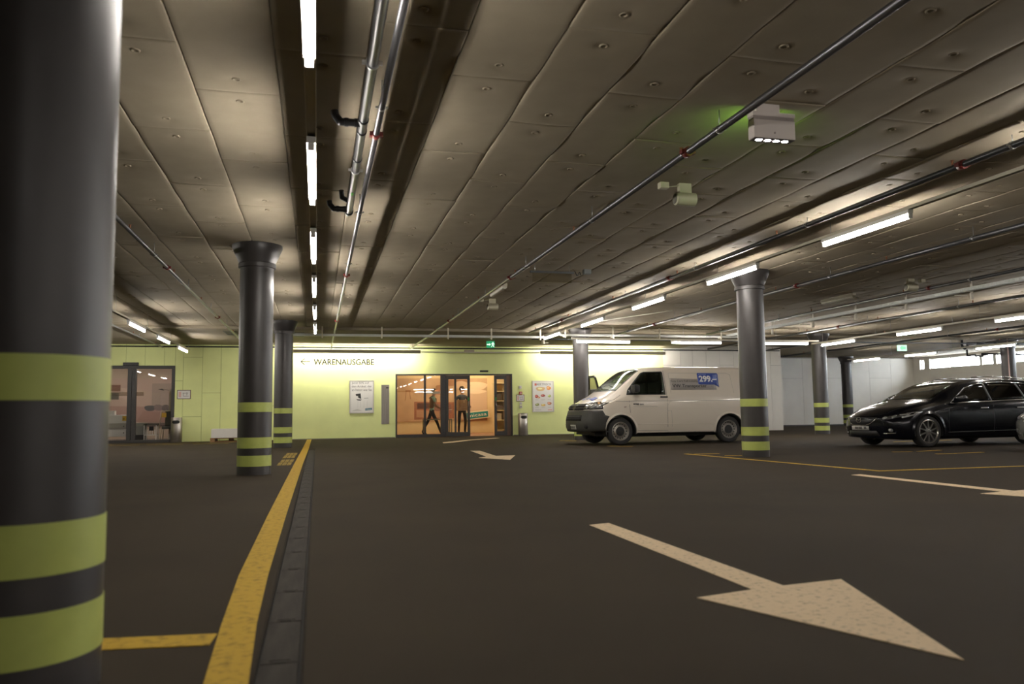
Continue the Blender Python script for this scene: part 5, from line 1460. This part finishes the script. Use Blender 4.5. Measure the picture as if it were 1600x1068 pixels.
        obj('side_panel_gap', patch(bvh, md, strip_line([(2.30, 1.76), (3.95, 1.76), (4.05, 1.72), (4.08, 1.25)], .006)+strip_line([(2.30, 1.76), (2.29, 1.25)], .006)+strip_line([(2.17, .82), (2.28, .82), (2.29, .33)], .005)+strip_line([(2.19, .96), (2.24, 1.04), (2.30, 1.06)], .005), .0012, cell=.1, thick=.001), solid('panel_line', (.36, .33, .29)), t)
        obj('fuel_flap_mark', patch(bvh, md, strip_line([(1.0, .92), (1.06, .93)], .012), .002, cell=.1, thick=.001), M['red'], t)
        s_ = -1 if md == 'near' else 1
        # wheel arch lips
        for xc in (.91, 3.91):
            bm = BM(); n = 26; R0, R1 = .405, .452
            for k in range(n):
                a = math.radians(-8+196*k/n); b = math.radians(-8+196*(k+1)/n)
                q = []
                for (rr_, aa, of) in ((R0, a, .018), (R0, b, .018), (R1, b, .001), (R1, a, .001)):
                    u, v = xc+rr_*math.cos(aa), .335+rr_*math.sin(aa)
                    h_ = cast(bvh, md, u, v)
                    q.append((h_[0]+h_[1]*of) if h_[0] else None)
                if None in q: continue
                bm.faces.new([bm.verts.new(p) for p in q]).smooth = True
            bmesh.ops.remove_doubles(bm, verts=bm.verts, dist=1e-4); obj('wheel_arch', bm, paint, t)
            bm = BM(); prism(bm, [(xc+.404*math.cos(a), .335+.404*math.sin(a)) for a in [math.radians(-12+204*k/20) for k in range(21)]]+[(xc+.38*math.cos(a), .335+.38*math.sin(a)) for a in [math.radians(192-204*k/20) for k in range(21)]], s_*.66, s_*.93, mtx=XZ); obj('wheel_liner', bm, darkm, t)
        h_ = cast(bvh, md, 2.08, 1.165)[0]
        bm = BM(); box(bm, 1.98, 2.18, h_.y-.03*1 if s_ < 0 else h_.y, h_.y if s_ < 0 else h_.y+.03, 1.145, 1.18, bev=.008); obj('door_handle', bm, M['black'], t)
        h_ = cast(bvh, md, 1.20, 1.25)[0]
        bm = BM(); box(bm, 1.18, 1.34, h_.y+s_*.03 if s_ > 0 else h_.y-.27, h_.y+.27 if s_ > 0 else h_.y-.03, 1.27, 1.46, bev=.05); box(bm, 1.20, 1.32, min(h_.y, h_.y+s_*.1), max(h_.y, h_.y+s_*.1), 1.26, 1.30); obj('wing_mirror', bm, M['black'], t, smooth=50)
        obj('mirror_base', patch(bvh, md, [[(1.10, 1.22), (1.30, 1.22), (1.30, 1.36), (1.20, 1.36)]], .012, cell=.08), M['black'], t)
        obj('tail_lamp', patch(bvh, md, [[(4.78, .95), (4.86, .95), (4.84, 1.45), (4.76, 1.45)]], .006), M['red'], t)
    # lettering of the near side
    bg_ = obj('advert_panel', patch(bvh, 'near', [[(2.31, 1.335), (3.60, 1.335), (3.60, 1.60), (2.31, 1.625)]], .0025, cell=.1, thick=.002), solid('advert_grey', (.36, .33, .30), .5), t)
    ad = [(3.10, 1.49), (3.13, 1.47), (3.56, 1.465), (3.68, 1.40), (3.68, 1.49), (3.70, 1.73), (3.67, 1.76), (3.12, 1.765), (3.10, 1.74)]
    bb = obj('price_bubble', patch(bvh, 'near', [ad], .005, cell=.1, thick=.002), solid('advert_blue', (.045, .085, .34), .4), t)
    proj_text('advert_line', bvh, 'near', 'Easy Care Full-Leasing', solid('advert_ink', (.05, .05, .05)), bg_, 2.34, 1.52, .76, .062, .0065)
    proj_text('advert_name', bvh, 'near', 'VW Transporter', M['advert_ink'], bg_, 2.36, 1.375, .97, .105, .0065, bold=.004)
    proj_text('advert_price', bvh, 'near', '299.–', solid('advert_white', (.85, .85, .85)), bb, 3.14, 1.53, .50, .165, .009, bold=.008)
    obj('small_print', patch(bvh, 'near', [[(x0_, z), (x1_, z), (x1_, z+.012), (x0_, z+.012)] for x0_, x1_, z in ((3.14, 3.36, 1.725), (3.54, 3.66, 1.70), (3.54, 3.66, 1.67), (3.54, 3.64, 1.64), (3.54, 3.66, 1.61))], .009, cell=.2, thick=.001), solid('advert_pale', (.35, .42, .70)), bb)
    proj_text('door_lettering', bvh, 'near', 'amag', M['advert_ink'], t, 1.24, .965, .15, .045, .005, bold=.006)
    obj('door_small_print', patch(bvh, 'near', [[(1.42, .965), (1.52, .965), (1.52, 1.0), (1.42, 1.0)], [(1.24, .925), (1.90, .925), (1.90, .932), (1.24, .932)]], .003, cell=.2, thick=.001), solid('print_faint', (.42, .39, .36)), t)
    obj('bonnet_sticker', patch(bvh, 'top', [[(.36, -.44), (.50, -.50), (.56, -.20), (.42, -.12)], [(.40, -.02), (.50, -.06), (.53, .10), (.44, .12)], [(.38, .20), (.48, .20), (.50, .34), (.42, .36)]], .003, cell=.1, thick=.002), solid('sticker_blue', (.20, .24, .50)), t)
    for x in (.91, 3.91):
        for s_ in (-1, 1): wheel(t, x, s_*.80, .335, .21, 'steel', s_)
    bm = BM(); box(bm, .75, 4.6, -.62, .62, .19, .30); box(bm, .35, .75, -.62, .62, .24, .32); tube(bm, (.91, -.7, .33), (.91, .7, .33), .04); tube(bm, (3.91, -.7, .33), (3.91, .7, .33), .05); obj('underbody', bm, darkm, t)
    # the far front door stands open
    dr = bpy.data.objects.new('open_door', None); COL.objects.link(dr); dr.parent = t
    dr.location = (1.17, .95, 0); dr.rotation_euler = (0, 0, math.radians(86))
    bm = BM(); box(bm, 0, .98, -.05, 0, .34, 1.20, bev=.01); obj('door_panel', bm, paint, dr)
    bm = BM(); fr = [(0.02, 1.20), (.40, 1.72), (.50, 1.78), (.96, 1.78), (.98, 1.2)]
    for p in strip_line(fr, .055): prism(bm, p, -.045, -.005, mtx=XZ)
    obj('door_frame', bm, M['black'], dr)
    bm = BM(); prism(bm, fr, -.028, -.022, mtx=XZ); obj('door_pane', bm, vglass, dr)
    bm = BM(); box(bm, -.02, .16, .02, .26, 1.25, 1.42, bev=.05); obj('wing_mirror', bm, M['black'], dr, smooth=50)
    return t
v = van()
rv = math.radians(3.0)
vx, vy = 7.17, 18.2
v.rotation_euler = (0, 0, rv)
v.location = (vx-(.91*math.cos(rv)+.90*math.sin(rv)), vy-(.91*math.sin(rv)-.90*math.cos(rv)), 0)

# ---- estate cars
def estate(name, label, paint, detail=True, gl=None, plate='GR 19471'):
    gl = gl or dglass
    def warp(x, y, z):
        d_ = max(0, 1-x/1.2)**1.5
        dx = .40*(abs(y)/.9)**2.2*d_ + max(0, .40-z)*.25*max(0, 1-x/.4) + max(0, z-.60)*.55*max(0, 1-x/.45)
        e = max(0, (x-4.2)/.585)
        return (x+dx-e*.16*(abs(y)/.9)**3-e*max(0, z-.95)*.40, y, z)
    c = Car(4.785,
            zt=[(0, .62), (.06, .67), (.30, .77), (.70, .86), (1.05, .925), (1.28, .97), (1.55, 1.11), (1.95, 1.295), (2.20, 1.365), (2.6, 1.405), (3.2, 1.41), (3.9, 1.385), (4.35, 1.335), (4.60, 1.27), (4.72, 1.16), (4.785, 1.0)],
            zsh=[(0, .52), (.2, .62), (.6, .75), (1.1, .84), (1.4, .885), (2.4, .925), (3.6, .965), (4.4, .99), (4.785, .93)],
            wm=[(0, .70), (.12, .80), (.4, .875), (.8, .90), (4.0, .90), (4.5, .87), (4.785, .78)],
            wt=[(0, .56), (.3, .66), (.9, .70), (1.3, .68), (1.7, .71), (2.2, .69), (3.4, .69), (4.3, .66), (4.785, .62)],
            zb=[(0, .20), (.4, .17), (.8, .19), (4.2, .20), (4.785, .30)], warp=warp, crown=.03, edge=.055)
    xs = [0, .03, .07, .12, .18, .25, .33, .42, .52, .62, .72, .84, .98, 1.12, 1.22, 1.30, 1.40, 1.52, 1.65, 1.8, 1.95, 2.1, 2.25, 2.45, 2.7, 3.0, 3.3, 3.6, 3.9, 4.15, 4.35, 4.5, 4.6, 4.68, 4.74, 4.785]
    t = thing(name, label, 'car')
    bm = c.build(xs, M_=14); bvh = BVHTree.FromBMesh(bm)
    body = obj('body', bm, paint, t, norm=False)
    inner = c.build([1.42+.1*i for i in range(33) if 1.42+.1*i < 4.6], t=.05)
    bool_cut(body, [inner])
    w1 = [(1.62, .925), (1.78, 1.02), (2.10, 1.20), (2.38, 1.285), (2.62, 1.315), (2.66, .955)]
    w2 = [(2.72, .958), (2.70, 1.318), (3.10, 1.335), (3.52, 1.32), (3.60, .995)]
    w3 = [(3.66, 1.0), (3.60, 1.312), (4.02, 1.285), (4.30, 1.20), (4.42, 1.06), (4.40, 1.035)]
    ws = [(1.36, -.60), (1.62, -.575), (2.08, -.57), (2.12, -.25), (2.13, 0), (2.12, .25), (2.08, .57), (1.62, .575), (1.36, .60), (1.30, .3), (1.28, 0), (1.30, -.3)]
    bool_cut(body, [cut(w1, -1.2, 1.2), cut(w2, -1.2, 1.2), cut(w3, -1.2, 1.2), planc([(1.46, -.56), (2.07, -.56), (2.11, -.25), (2.12, 0), (2.11, .25), (2.07, .56), (1.46, .56)], 1.0, 2.),
                    cyl_cut(.98, .325, .37, -1.2, -.60), cyl_cut(.98, .325, .37, .60, 1.2), cyl_cut(3.705, .325, .37, -1.2, -.60), cyl_cut(3.705, .325, .37, .60, 1.2)])
    for p in body.data.polygons: p.use_smooth = True
    body.data.set_sharp_from_angle(angle=math.radians(38))
    for md in ('near', 'far'):
        for w in (w1, w2, w3): obj('side_window', patch(bvh, md, [w], .001), gl, t)
        obj('window_seal', patch(bvh, md, strip_line([w1[4], w1[5]], .06)+strip_line([w2[3], w2[4]], .06), .003, cell=.1), M['black'], t)
        trim_lo = [(1.58, .905), (2.66, .938), (3.62, .975), (4.45, 1.03)]
        trim_hi = [(1.58, .905), (1.75, 1.015), (2.09, 1.215), (2.37, 1.302), (2.63, 1.333), (3.1, 1.352), (3.6, 1.335), (4.05, 1.30), (4.34, 1.21), (4.45, 1.03)]
        obj('window_trim', patch(bvh, md, strip_line(trim_lo, .016)+strip_line(trim_hi, .012), .005, cell=.1), chrome, t)
        for ln in ([(1.52, .86), (1.48, .55), (1.50, .28)], [(2.69, .94), (2.69, .55), (2.66, .28)], [(3.62, .97), (3.58, .80), (3.38, .55), (3.32, .30)]):
            obj('door_gap', patch(bvh, md, strip_line(ln, .007), .001, cell=.08, thick=.001), darkm, t)
        s_ = -1 if md == 'near' else 1
        for x in (2.42, 3.40):
            h_ = cast(bvh, md, x, .80)[0]; bm = BM(); box(bm, x-.10, x+.10, min(h_.y, h_.y+s_*.03), max(h_.y, h_.y+s_*.03), .785, .815, bev=.008); obj('door_handle', bm, chrome, t)
        h_ = cast(bvh, md, 1.72, .93)[0]; bm = BM(); box(bm, 1.66, 1.82, min(h_.y+s_*.02, h_.y+s_*.23), max(h_.y+s_*.02, h_.y+s_*.23), .93, 1.06, bev=.045); box(bm, 1.68, 1.78, min(h_.y, h_.y+s_*.08), max(h_.y, h_.y+s_*.08), .92, .95); obj('wing_mirror', bm, paint, t, smooth=50)
        obj('sill_line', patch(bvh, md, strip_line([(1.45, .30), (3.3, .32)], .02), .003, cell=.1), chrome if False else darkm, t)
        for xc in (.98, 3.705):
            bm = BM(); n = 26
            for k in range(n):
                a = math.radians(-12+204*k/n); b = math.radians(-12+204*(k+1)/n); q = []
                for rr_, aa, of in ((.37, a, .014), (.37, b, .014), (.42, b, .001), (.42, a, .001)):
                    h2 = cast(bvh, md, xc+rr_*math.cos(aa), .325+rr_*math.sin(aa)); q.append(h2[0]+h2[1]*of if h2[0] else None)
                if None in q: continue
                bm.faces.new([bm.verts.new(p) for p in q]).smooth = True
            bmesh.ops.remove_doubles(bm, verts=bm.verts, dist=1e-4); obj('wheel_arch', bm, paint, t)
            bm = BM(); prism(bm, [(xc+.369*math.cos(a), .325+.369*math.sin(a)) for a in [math.radians(-15+210*k/20) for k in range(21)]]+[(xc+.35*math.cos(a), .325+.35*math.sin(a)) for a in [math.radians(195-210*k/20) for k in range(21)]], s_*.58, s_*.87, mtx=XZ); obj('wheel_liner', bm, darkm, t)
        obj('tail_lamp', patch(bvh, md, [[(4.45, .85), (4.66, .85), (4.62, 1.0), (4.45, 1.0)]], .004), M['red'], t)
    obj('windshield', patch(bvh, 'top', [ws], .003), vglass, t)
    # roof rails
    for s_ in (-1, 1):
        pts = [cast(bvh, 'top', x, s_*.50)[0]+Vector((0, 0, dz)) for x, dz in ((2.45, 0), (2.55, .045), (2.9, .055), (3.5, .055), (4.0, .045), (4.15, 0))]
        bm = BM(); path(bm, pts, .014, seg=8); obj('roof_rail', bm, chrome, t)
    # front: grille wing, lamps, plate, intakes
    obj('grille', patch(bvh, 'front', [[(-.30, .52), (-.18, .47), (.18, .47), (.30, .52), (.42, .60), (.40, .625), (-.40, .625), (-.42, .60)]], .006, cell=.06), darkm, t)
    obj('grille_wing', patch(bvh, 'front', strip_line([(-.43, .61), (-.30, .50), (-.18, .455), (.18, .455), (.30, .50), (.43, .61)], .018), .014, cell=.08), chrome, t)
    if detail:
        R_, cz = .058, .565; ring = []
        for i in range(20):
            a, b = 2*PI*i/20, 2*PI*(i+1)/20
            ring.append([(1.25*R_*math.cos(a), cz+R_*math.sin(a)), (1.25*R_*math.cos(b), cz+R_*math.sin(b)), (1.25*R_*.82*math.cos(b), cz+R_*.82*math.sin(b)), (1.25*R_*.82*math.cos(a), cz+R_*.82*math.sin(a))])
        ring += strip_line([(-.064, cz+.008), (-.03, cz+.022), (0, cz-.012), (.03, cz+.022), (.064, cz+.008)], .012)
        obj('badge', patch(bvh, 'front', ring, .022, cell=.3, thick=.01), chrome, t)
    obj('lower_intake', patch(bvh, 'front', [[(-.45, .24), (.45, .24), (.40, .345), (-.40, .345)]], .006, cell=.08), darkm, t)
    pl = obj('number_plate', patch(bvh, 'front', [[(-.25, .365), (.25, .365), (.25, .445), (-.25, .445)]], .018, cell=.2, thick=.008), solid('plate_white', (.55, .54, .50)), t)
    obj('plate_characters', patch(bvh, 'front', [[(x, .385), (x+.022, .385), (x+.022, .43), (x, .43)] for x in (-.20, -.165, -.09, -.055, -.02, .03, .065, .10)], .028, cell=.2, thick=.002), solid('plate_ink', (.10, .10, .10)), pl)
    for sg, md in ((-1, 'near'), (1, 'far')):
        hl = [(sg*.44, .575), (sg*.62, .575), (sg*.80, .645), (sg*.80, .70), (sg*.62, .66)]
        o = obj('headlight', patch(bvh, 'front', [hl], .008, cell=.06), M['headlight_dark'], t)
        o2 = obj('headlight_corner', patch(bvh, md, [[(.40, .60), (.62, .66), (.84, .735), (.70, .735), (.42, .68)]], .008, cell=.06), lampg, o)
        for u, v_, r_ in ((sg*.56, .607, .026), (sg*.66, .635, .030)): obj('reflector', patch(bvh, 'front', [circle(u, v_, r_)], .016, cell=.04), lampg, o)
        obj('fog_lamp', patch(bvh, 'front', [circle(sg*.66, .36, .038)], .012, cell=.05), lampg, t)
        obj('side_intake', patch(bvh, 'front', [[(sg*.52, .28), (sg*.72, .29), (sg*.72, .31), (sg*.54, .30)]], .012, cell=.06), chrome, t)
    obj('bonnet_gap', patch(bvh, 'top', strip_line([(.30, -.52), (.7, -.63), (1.2, -.66)], .008)+strip_line([(.30, .52), (.7, .63), (1.2, .66)], .008), .001, cell=.1, thick=.001), darkm, t)
    for x in (.98, 3.705):
        for s_ in (-1, 1): wheel(t, x, s_*.775, .325, .215, 'alloy', s_)
    bm = BM(); box(bm, 1.35, 1.70, -.72, .72, .70, .86, bev=.04); obj('dashboard', bm, inside, t)
    for y in (-.37, .37): seat(t, 2.05, y, .36, seatm, .95)
    bm = BM(); box(bm, 2.95, 3.40, -.6, .6, .36, .52, bev=.04); box(bm, 3.30, 3.45, -.6, .6, .5, 1.0, bev=.05); obj('rear_bench', bm, seatm, t)
    bm = BM(); box(bm, .6, 4.4, -.58, .58, .15, .26); obj('underbody', bm, darkm, t)
    return t
def place(t, wx, wy, deg, ax, ay):
    r = math.radians(deg); t.rotation_euler = (0, 0, r)
    t.location = (wx-(ax*math.cos(r)-ay*math.sin(r)), wy-(ax*math.sin(r)+ay*math.cos(r)), 0)
car = estate('estate_car', 'glossy black estate car with roof rails, parked at the right', mat('car_black', (.003, .0035, .006), .20, 0, .22, coat=.28))
place(car, 12.30, 13.97, 2.5, .98, -.88)
car2 = dup(car, label='silver car cut off by the right edge, nearest parked car'); silverp = mat('car_silver', (.36, .36, .33), .25, .5, coat=1.)
place(car2, 13.76, 10.95, 1.0, .98, -.88)
car3 = dup(car, label='pale car mostly hidden behind the black estate car'); palep = mat('car_pale', (.42, .42, .42), .25, .4, coat=1.)
place(car3, 20.8, 25.0, 2.0, .98, -.88)
for cc, pp in ((car2, silverp), (car3, palep)):
    for ch in cc.children:
        if ch.type == 'MESH' and ch.data.materials and ch.data.materials[0].name.startswith('car_black'):
            ch.material_slots[0].link = 'OBJECT'; ch.material_slots[0].material = pp
